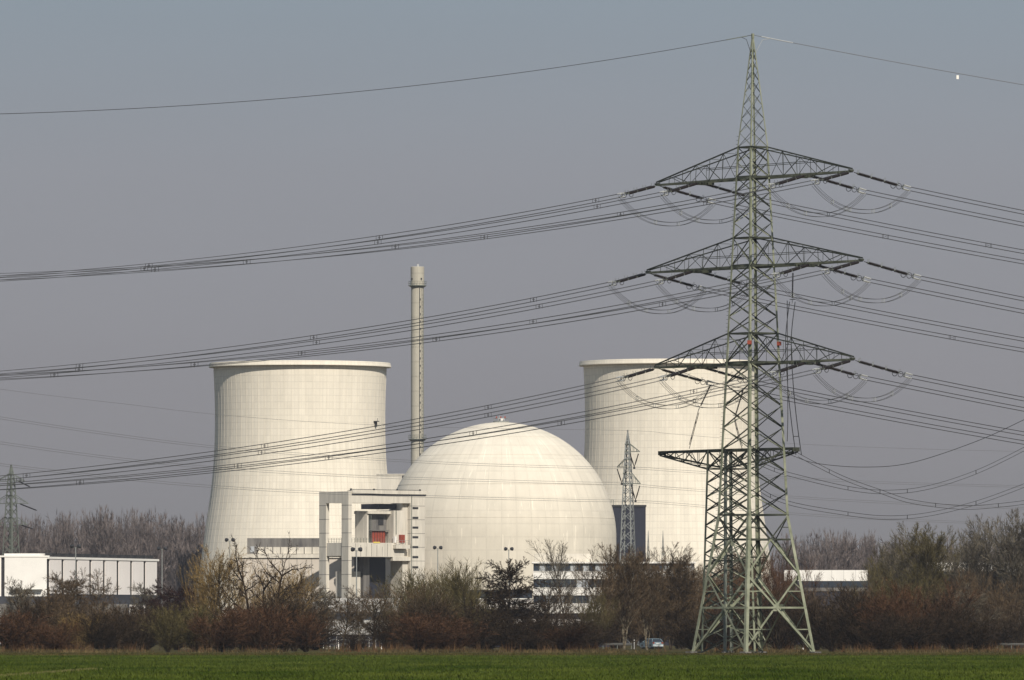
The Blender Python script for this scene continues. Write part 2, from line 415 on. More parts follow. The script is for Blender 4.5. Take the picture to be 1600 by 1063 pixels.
for k in range(3): MB().box((-1.2 + k * 1.1, -1.6, ztop + 1.25), (0.35, 0.35, 0.45)).obj('obstruction_lamp', M_red, t)
MB().lathe([(0.9, ztop + 0.3), (0.9, ztop + 0.9), (0.01, ztop + 1.1)], 20).obj('hatch', M_white, t)

# ------------------------------------------------------------------ dark building right of the dome
Y = 2330
t = thing('turbine_hall', 'dark navy clad hall rising between the dome and the right cooling tower', 'building', (WX(975, Y), Y, 0))
x0, x1 = WX(940, Y) - t.location.x, WX(1009, Y) - t.location.x; zt_ = WZ(792, Y)
MB().b2(x0, x1, 0, 18, 0, zt_).obj('wall', M_navy, t)
MB().b2(x0 - 0.3, x1 + 0.2, -0.25, 18.3, zt_, zt_ + 0.5).obj('roof', M_iron, t)
r = MB()
for px in (955, 958.5): 
    x = WX(px, Y) - t.location.x; r.bar((x, 1, zt_ + 0.5), (x, 1, zt_ + 1.9), 0.14)
r.bar((WX(954, Y) - t.location.x, 1, zt_ + 1.9), (WX(960, Y) - t.location.x, 1, zt_ + 1.9), 0.14); r.obj('roof_frame', M_galv_d, t)

# ------------------------------------------------------------------ lock gantry: open concrete frame in front of the dome
YG = 2128; pg = F / YG
phi = math.radians(40)
t = thing('concrete_gantry', 'open concrete frame with red door on its deck, left in front of the dome', 'gantry', (WX(544.3, YG), YG, 0), phi)
KX = math.cos(phi) * pg       # photo pixels per metre along the front
KY = math.sin(phi) * pg       # and along the left side
def gz(py): return (995 - py) / pg + EYE
U = lambda px: (px - 544.3) / KX
LW, CW = 11.8, 1.05            # left side length, column thickness
zt_ = gz(768)
def part(name, m, x0, x1, y0, y1, z0, z1, par=None, **kw): return MB().b2(x0, x1, y0, y1, z0, z1).obj(name, m, par or t, **kw)
zd1, zd0 = gz(848), gz(870)
for (y0, y1) in ((0, 2.75), (LW - 2.75, LW)):
    part('column', M_conc, 0, CW, y0, y1, 0, zt_)
    for k in range(10):
        pass
js = MB()
for (y0, y1) in ((0, 2.75), (LW - 2.75, LW)):
    for k in range(1, 11):
        z = zt_ * k / 11; js.b2(-0.015, CW + 0.015, y0 - 0.015, y1 + 0.015, z - 0.06, z + 0.06)
js.obj('construction_joint', M_conc_joint, t, kind='stuff')
ub = U(640.5); ue = U(662.5)
part('top_beam', M_conc, 0.002, CW - 0.002, 2.75, LW - 2.75, gz(786), zt_ - 0.01)          # left side head beam
part('top_beam', M_conc, CW, ub, 0.01, 1.4, gz(785.5), zt_ - 0.005)
part('coping', M_conc, CW, ue + 0.6, -0.30, 1.7, zt_ - 0.55, zt_ + 0.35)
part('coping', M_iron, CW, ue + 0.4, -0.05, 1.4, zt_ - 1.0, zt_ - 0.55)
sr = MB()
for k in range(4): sr.bar((CW + k * 7.5, 0.3, zt_ + 0.3), (CW + k * 7.5, 0.3, zt_ + 0.75), 0.35)
sr.bar((CW, 0.3, zt_ + 0.50), (ue - 1, 0.3, zt_ + 0.50), 0.14); sr.obj('roof_rail', M_iron, t)
part('top_beam', M_conc, CW, ub, LW - 1.4, LW, gz(785.5), zt_ - 0.005)
st = part('stair_tower', M_conc, ub, ue, 0, 7, 0, zt_ - 0.56)
slot = MB().b2(0, 1.9, -0.03, 0.3, -0.28, 0.28).mesh('slot_window', M_iron)
for py in (793, 808.3, 823.6, 838.8, 854.3, 870, 886): link('slot_window', slot, st, (ub + 0.6, 0, gz(py)))
js = MB()
for k in range(1, 11):
    z = zt_ * k / 11; js.b2(ub - 0.02, ue + 0.02, -0.02, 6, z - 0.05, z + 0.05)
js.obj('lift_joint', M_conc_joint, st, kind='stuff')
part('pier', M_conc, U(632.5), ub - 0.01, 1.2, 6, 0, gz(776))
part('deck', M_conc, CW, U(632), 0.35, LW - 0.35, zd0, zd1)
part('deck_beam', M_conc, CW * 0.2, CW * 0.8, 2.75, LW - 2.75, zd0 + 0.2, zd1 - 0.01)
part('deck_beam', M_conc, U(614), ub, 0.2, 1.3, gz(876), zd0 - 0.01)
rl = MB()
for k in range(15): rl.bar((CW + 0.4 + k * 0.95, 0.45, zd1), (CW + 0.4 + k * 0.95, 0.45, zd1 + 1.15), 0.07)
for z in (0.4, 0.8, 1.15): rl.bar((CW, 0.45, zd1 + z), (U(582), 0.45, zd1 + z), 0.06)
for k in range(6): rl.bar((0.6, 2.5 + k, zd1), (0.6, 2.5 + k, zd1 + 1.15), 0.07)
for z in (0.4, 0.8, 1.15): rl.bar((0.6, 2.75, zd1 + z), (0.6, LW - 2.75, zd1 + z), 0.06)
rl.obj('railing', M_galv_d, t)
# the lock house on the deck
h = part('lock_house', M_conc, U(617.5), U(632.3), 0.9, LW - 1.5, zd1 + 0.01, gz(797))
part('lock_house_wall', M_conc, U(582), U(617.4), 6.5, 7.2, zd1 + 0.01, gz(797.5))
part('lock_house_wall', M_conc, U(582), U(584.5), 2.4, 6.49, zd1 + 0.01, gz(800))
part('lock_house_roof', M_conc, U(582), U(617.4), 2.0, 7.6, gz(802.5), gz(798) - 0.01)
part('opening_shade', M_navy, U(603), U(631), 3.2, LW - 1.6, gz(794.5), gz(786.5))  # solid block; its navy colour stands in for the shade inside the gap
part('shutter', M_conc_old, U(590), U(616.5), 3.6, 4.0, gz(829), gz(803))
dr = part('door', M_red, U(592), U(613), 3.0, 3.4, zd1 + 0.02, gz(829.2))
rl = MB()
for k in range(7): rl.bar((U(592) + k * 0.85, 2.9, zd1), (U(592) + k * 0.85, 2.9, gz(829.5)), 0.06)
rl.obj('door_rib', M_iron, dr)
part('canopy', M_conc_joint, U(585), U(616.5), 2.5, 3.8, gz(829), gz(827.6))
part('balcony', M_conc, U(614.5), U(636), -0.9, 0.34, gz(857), gz(851))
part('cabinet', M_red, U(625.5), U(632), 0.1, 0.85, zd1 + 0.02, gz(835))
part('cabinet', M_white, U(616), U(619), 0.1, 0.85, zd1 + 0.02, gz(838))
part('deck_edge_stripe', M_yellow, U(584), U(594), 0.28, 0.345, zd1 - 0.1, zd1 + 0.25)
rl = MB()
for k in range(6): rl.bar((U(615) + k * 1.0, -0.85, gz(851)), (U(615) + k * 1.0, -0.85, gz(851) + 1.1), 0.06)
rl.bar((U(614.8), -0.85, gz(851) + 1.1), (U(636), -0.85, gz(851) + 1.1), 0.06); rl.bar((U(614.8), -0.85, gz(851) + 0.55), (U(636), -0.85, gz(851) + 0.55), 0.05)
rl.obj('railing', M_galv, t)
MB().tube([(ub + 0.25, -0.12, 0), (ub + 0.25, -0.12, zt_ - 1)], 0.09, 6).obj('downpipe', M_galv_d, t)
MB().tube([(U(621), 0.75, zd1 + 2.2), (U(621), 0.75, gz(797))], 0.10, 6).obj('downpipe', M_galv_d, t)
for k in range(7): MB().b2(U(556 + k * 8.3), U(556 + k * 8.3) + 0.10, 0.325, 0.345, zd0 + 0.1, zd1 - 0.2 - 0.4 * (k % 3)).obj('rust_streak', M_conc_old, t)
lad = MB()
for dx in (0, 0.5): lad.bar((U(586) + dx, 2.3, zd1), (U(586) + dx, 2.3, gz(800)), 0.07)
for k in range(16): lad.bar((U(586), 2.3, zd1 + 0.5 * k + 0.3), (U(586) + 0.5, 2.3, zd1 + 0.5 * k + 0.3), 0.05)
lad.obj('ladder', M_galv_d, t)
MB().b2(U(604), U(612), 3.5, 3.58, gz(820), gz(808)).obj('access_hatch', M_iron, t)
# lower part under the deck
part('back_wall', M_navy, U(584), U(630), 7.5, 8.0, 0, zd0 - 0.02)  # shade of the recess under the deck, put into the wall as navy
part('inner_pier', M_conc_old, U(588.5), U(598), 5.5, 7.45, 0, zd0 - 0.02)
part('low_wall', M_conc, CW + 0.3, U(586), 6.0, 6.8, 0, gz(893))

# service building behind the gantry, and its concrete upper storey
Y = 2165
t = thing('annex_building', 'low pinkish annex with stained grey upper storey left of the open concrete frame', 'building', (WX(500, Y), Y, 0))
X = lambda px: WX(px, Y) - t.location.x
MB().b2(X(372), X(627), 0, 25, 0, WZ(872, Y)).obj('wall', M_pink, t)
MB().b2(X(371), X(628), -0.4, 0.6, WZ(872, Y) + 0.003, WZ(866, Y)).obj('ledge', M_conc, t)
MB().b2(X(386), X(500), 0.65, 20, WZ(872, Y) + 0.004, WZ(841, Y)).obj('upper_wall', M_conc_old, t)
for i in range(8):
    xa = X(402 + i * 12.3); MB().b2(xa, xa + 1.8, 0.35, 0.64, WZ(865.5, Y), WZ(855, Y)).obj('wall_panel', M_conc, t)
MB().b2(X(391), X(397), 0.45, 0.64, WZ(863, Y), WZ(854, Y)).obj('window', M_blind, t)
for i in range(1, 11):
    xa = X(372 + i * 23); MB().b2(xa - 0.06, xa + 0.06, -0.03, 0.02, 0, WZ(872.4, Y)).obj('panel_joint', M_conc_joint, t)
Y = 2245
t = thing('link_block', 'square grey concrete block joining the dome to the left cooling tower side', 'building', (WX(620, Y), Y, 0))
X = lambda px: WX(px, Y) - t.location.x
MB().b2(X(588), X(668), 0, 9, 0, WZ(742, Y)).obj('wall', M_conc, t)
MB().b2(X(587.5), X(668.5), -0.2, 9.2, WZ(742, Y) + 0.003, WZ(740.6, Y)).obj('coping', M_conc, t)
MB().b2(X(628), X(630.5), -0.1, 0.1, WZ(747, Y), WZ(743.5, Y)).obj('vent', M_iron, t)

# ------------------------------------------------------------------ office block and low buildings in front of the dome
Y = 1700
t = thing('office_block', 'white office block with dark window bands in front of the dome foot', 'building', (WX(833, Y), Y, 0))
X = lambda px: WX(px, Y) - t.location.x
Z = lambda py: WZ(py, Y)
xr = X(1085)
MB().b2(0.3, X(925), 3, 12, Z(879), Z(865)).obj('penthouse', M_conc, t)
MB().b2(-0.25, xr + 0.3, -0.35, 14.3, Z(880.5), Z(878)).obj('roof', M_white, t)
MB().b2(0.15, xr, 0.35, 14, 0, Z(880.6)).obj('core', M_navy, t)
for a, b_ in ((893.5, 905), (919, 930.5), (944, 958.5)):
    nb = 15; w = (xr + 0.1) / nb
    pm = MB().b2(0.02, w - 0.02, 0, 0.345, Z(b_), Z(a)).mesh('wall_panel', M_white)
    for k in range(nb): link('wall_panel', pm, t, (k * w, 0, 0))
    MB().b2(-0.05, xr + 0.15, -0.12, 0.36, Z(a) + 0.002, Z(a) + 0.13).obj('sill', M_white, t)
for fi, (a, b_) in enumerate(((880.7, 893.3), (905.2, 918.8), (930.7, 943.8))):
    nb = 26; w = (xr) / nb
    wm = MB().b2(0.06, w - 0.06, 0.26, 0.32, Z(b_) + 0.15, Z(a)).mesh('window', M_glass)
    bm_ = MB().b2(0.06, w - 0.06, 0.26, 0.32, Z(b_) + 0.15, Z(a)).mesh('window', M_blind)
    fm = MB().b2(-0.05, 0.05, 0.18, 0.34, Z(b_) + 0.15, Z(a)).mesh('mullion', M_galv_d)
    for k in range(nb):
        bl = R_.random() < (0.16, 0.14, 0.32)[fi]
        o = link('window', bm_ if bl else wm, t, (k * w, 0, 0))
        if k: link('mullion', fm, t, (k * w, 0, 0))
Y = 1660
t = thing('low_office_wing', 'low dark fronted wing left of the white office block', 'building', (WX(706, Y), Y, 0))
X = lambda px: WX(px, Y) - t.location.x
MB().b2(0, X(832), 0.3, 10, 0, WZ(922, Y)).obj('wall', M_navy, t)
MB().b2(-0.2, X(832), 0, 10, WZ(937, Y), WZ(935, Y)).obj('ledge', M_white, t)
w = X(832) / 12
wm = MB().b2(0.1, w - 0.1, 0.1, 0.29, WZ(934.5, Y), WZ(922, Y)).mesh('window', M_glass)
for k in range(12): link('window', wm, t, (k * w, 0, 0))
pm = MB().b2(0.1, w - 0.05, 0.05, 0.29, WZ(952, Y), WZ(938, Y)).mesh('wall_panel', M_white2)
for k in range(12): link('wall_panel', pm, t, (k * w, 0, 0))
Y = 1500
def band_building(name, label, px0, px1, Y, bands, n, depth=14, post=None):
    t = thing(name, label, 'building', (WX(px0, Y), Y, 0))
    w = (WX(px1, Y) - WX(px0, Y)) / n
    MB().b2(0.1, n * w - 0.1, 0.3, depth, 0, WZ(bands[0][0], Y) - 0.1).obj('core', M_navy, t)
    for py0, py1, nm, m, off in bands:
        pm = MB().b2(0.02, w - 0.02, off, 0.295, WZ(py1, Y), WZ(py0, Y)).mesh(nm, m)
        for k in range(n): link(nm, pm, t, (k * w, 0, 0))
    return t
band_building('workshop_building', 'long low white workshop with one dark window band below the concrete frame', 425, 700, Y,
              [(935, 956.5, 'wall_panel', M_white3, 0.0), (957, 968.5, 'window', M_glass, 0.15), (969, 992, 'lower_panel', M_white3, 0.0)], 22)
band_building('gatehouse', 'low pale gatehouse behind the bushes under the office block', 740, 955, 1420,
              [(968, 978, 'wall_panel', M_white2, 0.0), (979, 996, 'window', M_glass, 0.15)], 14, 8)

# ------------------------------------------------------------------ big hall at the left
YH = 1760
t = thing('storage_hall', 'long white hall with dark vertical joints at the left edge', 'building', (WX(76, YH), YH, 0))
beta = math.atan2(60, WX(247, YH + 60) - WX(76, YH))
def hall_face(p0, p1, n, ztop, zbot, m, name='wall_panel', gap=1.3):
    d = (p1 - p0); L_ = d.length; a = math.atan2(d.y, d.x); w = L_ / n
    pm = MB().b2(gap / 2, w - gap / 2, 0, 0.25, zbot, ztop).mesh(name, m)
    for k in range(n):
        q = p0 + d * (k / n); link(name, pm, t, (q.x, q.y, 0), a)
    bk = MB(); bk.b2(-0.1, L_ + 0.1, 0.7, 1.0, 0, ztop - 0.05); bk.obj('joint_backing', M_iron, t, loc=(p0.x, p0.y, 0), rz=a)
    return a, L_
zt_ = WZ(873.5, YH)
pC = Vector((0, 0, 0)); pR = Vector((WX(247, YH + 55) - WX(76, YH), 55, 0)); pL = Vector((WX(7, YH - 0) - WX(76, YH), 0.0, 0))
a, L_ = hall_face(pC, pR, 8, zt_, WZ(928, YH), M_white2)
MB().b2(0, L_, -0.6, 3, WZ(943, YH), WZ(928.8, YH)).obj('dark_plinth', M_dark, t, rz=a)
MB().b2(0, L_ * 0.8, -2, 3, WZ(962, YH), WZ(944, YH)).obj('lower_wall', M_white2, t, rz=a)
MB().b2(-0.3, L_ + 0.2, -0.15, 1.6, zt_ + 0.01, zt_ + 0.45).obj('parapet', M_white, t, rz=a)
vm = MB().b2(-1.3, 1.3, 0.0, 1.6, 0, 0.75).mesh('roof_vent', M_iron)
for k in range(13): link('roof_vent', vm, t, (math.cos(a) * (3 + k * 4.3), math.sin(a) * (3 + k * 4.3), zt_ + 0.46), a)
MB().b2(-0.3, L_, 2.0, 10, zt_ + 0.02, zt_ + 1.15).obj('roof', M_white, t, rz=a)
MB().b2(pL.x, -0.4, -0.2, 0.2, WZ(932, YH), zt_ + 0.35).obj('wall_panel', M_white, t)
MB().b2(pL.x - 20, -0.4, 0.25, 40, 0, zt_ + 0.3).obj('core', M_iron, t)
MB().b2(pL.x - 20, 0.1, -0.3, 30, zt_ + 0.36, zt_ + 0.7).obj('roof', M_white, t)
MB().b2(pL.x - 20, pL.x - 0.7, -0.2, 0.2, WZ(932, YH), zt_ + 0.35).obj('wall_panel', M_white, t)
MB().b2(pL.x - 20, -0.4, -1.0, 0.2, WZ(944, YH), WZ(932.5, YH)).obj('dark_plinth', M_dark, t)
MB().b2(pL.x - 20, 4, -3.0, -1.1, 0, WZ(945, YH)).obj('lower_wall', M_white2, t)
MB().b2(WX(16, YH) - WX(76, YH), WX(66, YH) - WX(76, YH), -1.3, -0.25, WZ(922, YH), WZ(921, YH)).obj('walkway', M_galv_d, t)

# right side buildings
band_building('white_shed', 'long white low shed right of the big pylon, behind the bushes', 1225, 1356, 1900,
              [(891, 908, 'wall_panel', M_white, 0.0), (908.5, 918, 'window', M_glass, 0.15), (918.5, 924, 'lower_panel', M_conc_old, 0.0)], 7)
band_building('white_hall', 'white hall glimpsed through the tall bare trees at the right edge', 1445, 1640, 1800,
              [(879, 893, 'wall_panel', M_white, 0.0), (893.5, 902, 'window', M_glass, 0.15)], 12)
band_building('roadside_shed', 'low pale shed with dark base at the right edge behind the hedge', 1576, 1640, 1330,
              [(955, 975, 'wall_panel', M_white2, 0.0), (975.5, 1004, 'lower_panel', M_dark, 0.05)], 3, 8)
band_building('low_brick_shed', 'low reddish grey shed behind the red-brown bushes at the left', 0, 200, 1600,
              [(944, 962, 'wall_panel', M_conc_old, 0.0)], 10, 8)

# ------------------------------------------------------------------ the big pylon
YP = 910.0; PX = 1177.0
ALPHA = math.radians(-53.7)
P0 = Vector((WX(PX, YP), YP, 0))
pyl = thing('lattice_pylon', 'huge green grey lattice pylon with three wide crossarms in the field', 'pylon', P0, ALPHA)
def pr_R(z):
    if z > 54.5: return 1.69 + (0.12 - 1.69) * (z - 54.5) / 11.9
    if z > 14.85: return 3.86 + (1.69 - 3.86) * (z - 14.85) / 39.65
    return 6.72 + (3.86 - 6.72) * z / 14.85
def corner(z, k, Rf=pr_R):
    s = Rf(z) / math.sqrt(2); sx_, sy_ = ((1, -1), (1, 1), (-1, 1), (-1, -1))[k % 4]
    return Vector((s * sx_, s * sy_, z))
NRM = [Vector((1, 0, 0)), Vector((0, 1, 0)), Vector((-1, 0, 0)), Vector((0, -1, 0))]      # face k lies between corners k and k+1
def leg(parent, za, zb, k, w, m, Rf=pr_R, t_=0.03, name='leg'):
    sx_, sy_ = ((1, -1), (1, 1), (-1, 1), (-1, -1))[k]
    p, q = corner(za, k, Rf), corner(zb, k, Rf)
    ex, ey = Vector((-sx_, 0, 0)), Vector((0, -sy_, 0))
    b = MB(); b.plate(p, q, ex, ey, w, t_, w / 2, t_ / 2); b.plate(p, q, ex, ey, t_, w - t_, t_ / 2, t_ + (w - t_) / 2)
    return b.obj(name, m, parent)
for k in range(4):
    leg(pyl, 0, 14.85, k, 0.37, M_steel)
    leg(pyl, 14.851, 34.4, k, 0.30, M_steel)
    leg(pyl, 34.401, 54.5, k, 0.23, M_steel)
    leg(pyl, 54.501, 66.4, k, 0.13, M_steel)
    MB().box((*corner(0, k)[:2], 0.0), (0.9, 0.9, 0.3)).obj('footing', M_conc_old, pyl)
def face_bar(parent, p, q, k, w, name='brace', m=None, inset=0.03, low=1):
    n = NRM[k % 4]; o = MB().angle(p - n * inset, q - n * inset, n, w, 0.018, low)
    return o.obj(name, m or M_steel_d, parent)
zones = [(14.85, 31.3, 7, 0.11), (31.3, 34.4, 1, 0.11), (34.4, 41.75, 4, 0.095), (41.75, 44.7, 1, 0.09), (44.7, 51.3, 4, 0.085), (51.3, 54.5, 2, 0.08), (54.5, 65.2, 9, 0.04)]
for za, zb, n, w in zones:
    hs = [za + (zb - za) * (1 - (1 - i / n) ** (1.0 if n < 9 else 1.35)) if n == 9 else za + (zb - za) * i / n for i in range(n + 1)]
    for i in range(n):
        for k in range(4):
            z0, z1 = hs[i], hs[i + 1]
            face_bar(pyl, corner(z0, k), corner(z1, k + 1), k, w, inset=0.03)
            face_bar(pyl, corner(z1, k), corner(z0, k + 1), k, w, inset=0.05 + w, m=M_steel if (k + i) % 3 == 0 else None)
for z in (14.85, 31.3, 34.4, 41.75, 44.7, 51.3, 54.5):
    for k in range(4):
        face_bar(pyl, corner(z, k), corner(z, k + 1), k, 0.17, 'strut', inset=0.01)
        if z > 31: face_bar(pyl, corner(z, 0) if k % 2 else corner(z, 1), corner(z, 2) if k % 2 else corner(z, 3), k, 0.07, 'plan_brace') if k < 2 else None
# base section
def lerp(a, b, t_): return a + (b - a) * t_
zH, zX, zc_ = 12.2, 8.4, 4.5
for k in range(4):
    m12 = lerp(corner(zH, k), corner(zH, k + 1), 0.5)
    face_bar(pyl, corner(zH, k), corner(zH, k + 1), k, 0.17, 'strut')
    for j in (k, k + 1):
        face_bar(pyl, m12, corner(14.85, j), k, 0.16)
        face_bar(pyl, m12, corner(zX, j), k, 0.19, m=M_steel)
        # secondary stiffeners
        a_ = lerp(m12, corner(zX, j), 0.5); face_bar(pyl, a_, corner((zH + zX) / 2, j), k, 0.09); face_bar(pyl, a_, corner(zH, j), k, 0.09); face_bar(pyl, a_, corner(zX, j), k, 0.06) if False else None
        b_ = lerp(m12, corner(14.85, j), 0.5); face_bar(pyl, b_, corner(13.5, j), k, 0.08)
    s_ = pr_R(zX) / (pr_R(zX) + pr_R(0)); cz = zX * (1 - s_)
    cen = lerp(corner(zX, k), corner(0.2, k + 1), s_)
    face_bar(pyl, corner(zX, k), corner(0.2, k + 1), k, 0.22, m=M_steel, inset=0.05)
    face_bar(pyl, corner(zX, k + 1), corner(0.2, k), k, 0.22, m=M_steel, inset=0.28)
    face_bar(pyl, corner(cen.z, k), corner(cen.z, k + 1), k, 0.20, 'strut', m=M_steel, inset=0.02)
    MB().box((*(cen - NRM[k] * 0.15)[:2], cen.z), (0.75 if k % 2 else 0.1, 0.1 if k % 2 else 0.75, 0.75)).obj('gusset_plate', M_steel, pyl)
    for j in (k, k + 1):
        for (top, dz) in ((zX, 1), (0.2, -1)):
            h_ = lerp(cen, corner(top, j), 0.5)
            face_bar(pyl, h_, corner(h_.z, j), k, 0.11, 'redundant', m=M_steel, inset=0.06)
            face_bar(pyl, h_, corner(cen.z, j), k, 0.10, 'redundant', inset=0.07)
            h2 = lerp(cen, corner(top, j), 0.76)
            face_bar(pyl, h2, corner(h_.z, j), k, 0.08, 'redundant', m=M_steel, inset=0.08)
            face_bar(pyl, h2, corner(h2.z, j), k, 0.07, 'redundant', inset=0.08)
    face_bar(pyl, lerp(corner(cen.z, k), corner(cen.z, k + 1), 0.5), lerp(corner(cen.z, k + 1), corner(cen.z, k + 2), 0.5), k, 0.12, 'plan_brace')
    face_bar(pyl, m12, lerp(corner(zH, k + 1), corner(zH, k + 2), 0.5), k, 0.10, 'plan_brace')
sb = MB()
for i in range(130):
    z = 1.5 + i * 0.42; c = corner(z, 3)
    sb.bar(c, c + Vector((-0.20, -0.08, 0)), 0.035)
sb.obj('step_bolts', M_steel_d, pyl, kind='stuff')
MB().b2(-0.12, 0.12, -0.12, 0.12, 66.3, 66.8).obj('earth_peak', M_steel, pyl)
for k, zz in ((0, 33.35), (1, 33.3)):
    c = corner(zz, k); MB().box((c.x + 0.1 * (1 if c.x > 0 else -1), c.y - 0.1, zz), (0.44, 0.44, 0.42), PI / 4).obj('marker_plate', M_red, pyl)

# crossarms: each a part with its bars as sub-parts
ARMS = [('top', 51.15, 54.5, 17.0, 9.4), ('middle', 41.6, 44.7, 18.7, 10.2), ('lowest', 31.15, 34.4, 17.2, 9.6)]
def sub(mb_, name, par, m=M_steel_d): return mb_.obj(name, m, par)
for nm, zb, zt_, L, inn in ARMS:
    arm = link('crossarm', None, pyl, (0, 0, 0)); arm['label'] = nm + ' crossarm'
    sb_, st_ = pr_R(zb) / math.sqrt(2), pr_R(zt_) / math.sqrt(2)
    for sy in (-1, 1):
        q = Vector((0, sy, 0))
        for sx_ in (-1, 1):
            tip = Vector((sx_ * L, sy * 0.22, zb))
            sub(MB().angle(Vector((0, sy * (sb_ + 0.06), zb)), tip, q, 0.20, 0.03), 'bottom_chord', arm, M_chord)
            top = Vector((sx_ * st_, sy * st_, zt_)); tt = Vector((sx_ * L, sy * 0.2, zb + 0.3))
            sub(MB().angle(top, tt, q, 0.13, 0.022), 'top_chord', arm)
            n = 6
            bots = [lerp(Vector((sx_ * sb_, sy * sb_, zb)), tip, i / n) for i in range(n + 1)]
            tops = [lerp(top, tt, i / n) for i in range(n + 1)]
            for i in range(n):
                if i: sub(MB().angle(bots[i], tops[i], q, 0.045, 0.012), 'post', arm)
                if i < n - 1: sub(MB().angle(bots[i + (i % 2)], tops[i + 1 - (i % 2)], q, 0.065, 0.012), 'diagonal', arm)
            if sy == 1:
                for i in range(1, n):
                    o = Vector((1, -1, 1))
                    sub(MB().bar(bots[i], Vector((bots[i].x, -bots[i].y, bots[i].z)), 0.05), 'cross_bar', arm)
                    j = bots[i - 1]; sub(MB().bar(bots[i], Vector((j.x, -j.y, j.z)), 0.04), 'cross_bar', arm)
                    if i < 5: sub(MB().bar(tops[i], Vector((tops[i].x, -tops[i].y, tops[i].z)), 0.04), 'cross_bar', arm)
                sub(MB().box((sx_ * (L - 0.05), 0, zb + 0.1), (0.35, 0.5, 0.22)), 'end_plate', arm)
                for xx in (inn, inn - 1.2): sub(MB().box((sx_ * xx, 0, zb - 0.2), (0.22, sb_ * 1.5, 0.25)), 'hanger_beam', arm)
        sub(MB().bar((-L * 0.55, sy * st_ * 0.75, zt_ - (zt_ - zb) * 0.60), (L * 0.62, sy * st_ * 0.75, zt_ - (zt_ - zb) * 0.60), 0.06), 'walkway_rail', arm)

# ------------------------------------------------------------------ insulator strings (one prototype, 24 on the pylon)
def make_insulator():
    t = thing('insulator_string', 'x', 'insulator', (0, 0, 0))
    pf = []
    for s0 in (0.45, 2.0, 3.55):
        pf += [(0.03, s0)]
        for k in range(9):
            x = s0 + 0.06 + k * 0.15; pf += [(0.075, x), (0.15, x + 0.04), (0.15, x + 0.08), (0.075, x + 0.12)]
        pf += [(0.03, s0 + 1.45)]
    me = MB().lathe(pf, 8, axis='x').mesh('porcelain_rod', M_porc)
    for y in (-0.2, 0.2): link('porcelain_rod', me, t, (0, y, 0))
    sp = MB()
    for x in (0.4, 1.95, 3.5, 5.05):
        sp.b2(x - 0.05, x + 0.05, -0.27, 0.27, -0.05, 0.05)
        sp.bar((x, 0.2, 0), (x + 0.05, 0.2, 0.42), 0.03); sp.bar((x, -0.2, 0), (x + 0.05, -0.2, 0.42), 0.03)
    sp.obj('spreader', M_galv_d, t, kind='stuff')
    b = MB(); b.bar((0, 0, 0), (0.42, 0, 0), 0.07); b.bar((5.05, 0, 0), (5.75, 0, 0), 0.06); b.obj('link_rod', M_iron, t, kind='stuff')
    ring = MB().tube([(0, 0.26 * math.cos(a), 0.30 * math.sin(a)) for a in [2 * PI * k / 16 for k in range(17)]], 0.035, 5).mesh('grading_ring', M_iron)
    for x, y in ((4.75, 0.3), (5.2, -0.3)):
        o = link('grading_ring', ring, t, (x, y, -0.12)); o.rotation_euler = (0, 0, math.radians(72))
    b = MB(); b.b2(5.72, 5.82, -0.26, 0.26, -0.24, 0.24); b.b2(5.6, 5.74, -0.05, 0.05, -0.2, 0.2)
    yk = MB()
    yk.bar((5.77, -0.2, -0.25), (5.77, -0.2, 0.25), 0.08); yk.bar((5.77, 0.2, -0.25), (5.77, 0.2, 0.25), 0.08); yk.bar((5.77, -0.2, 0.2), (5.77, 0.2, 0.2), 0.08); yk.bar((5.77, -0.2, -0.2), (5.77, 0.2, -0.2), 0.08)
    yk.obj('yoke', M_galv, t)
    cm = MB().tube([(0, 0, 0), (0.75, 0, 0)], 0.055, 6).mesh('dead_end_clamp', M_clamp)
    for y in (-0.2, 0.2):
        for z in (-0.2, 0.2): link('dead_end_clamp', cm, t, (5.8, y, z))
    return t
ins0 = reg(make_insulator()); ins_used = False
UL = Vector((-0.64, -0.768, 0)).normalized(); UR = Vector((0.952, 0.305, 0)).normalized()
def world_of(x, z, y=0):
    return P0 + Vector((x * math.cos(ALPHA) - y * math.sin(ALPHA), x * math.sin(ALPHA) + y * math.cos(ALPHA), z))
def place_insulator(p, u, slope, label):
    global ins_used
    o = copy_tree(ins0) if ins_used else ins0
    ins_used = True
    o.location = p; o.rotation_euler = (0, math.atan(slope), math.atan2(u.y, u.x))
    o['label'] = label; o['group'] = 'tension insulator strings on the big pylon'
    c = 1 / math.sqrt(1 + slope * slope)
    return p + u * 6.5 * c - Vector((0, 0, 6.5 * slope * c))
def offs(u):
    s = Vector((-u.y, u.x, 0)); return [s * a + Vector((0, 0, b)) for a in (-0.2, 0.2) for b in (-0.2, 0.2)]
def polyline(fn, s0, s1, n): return [fn(s0 + (s1 - s0) * i / n) for i in range(n + 1)]
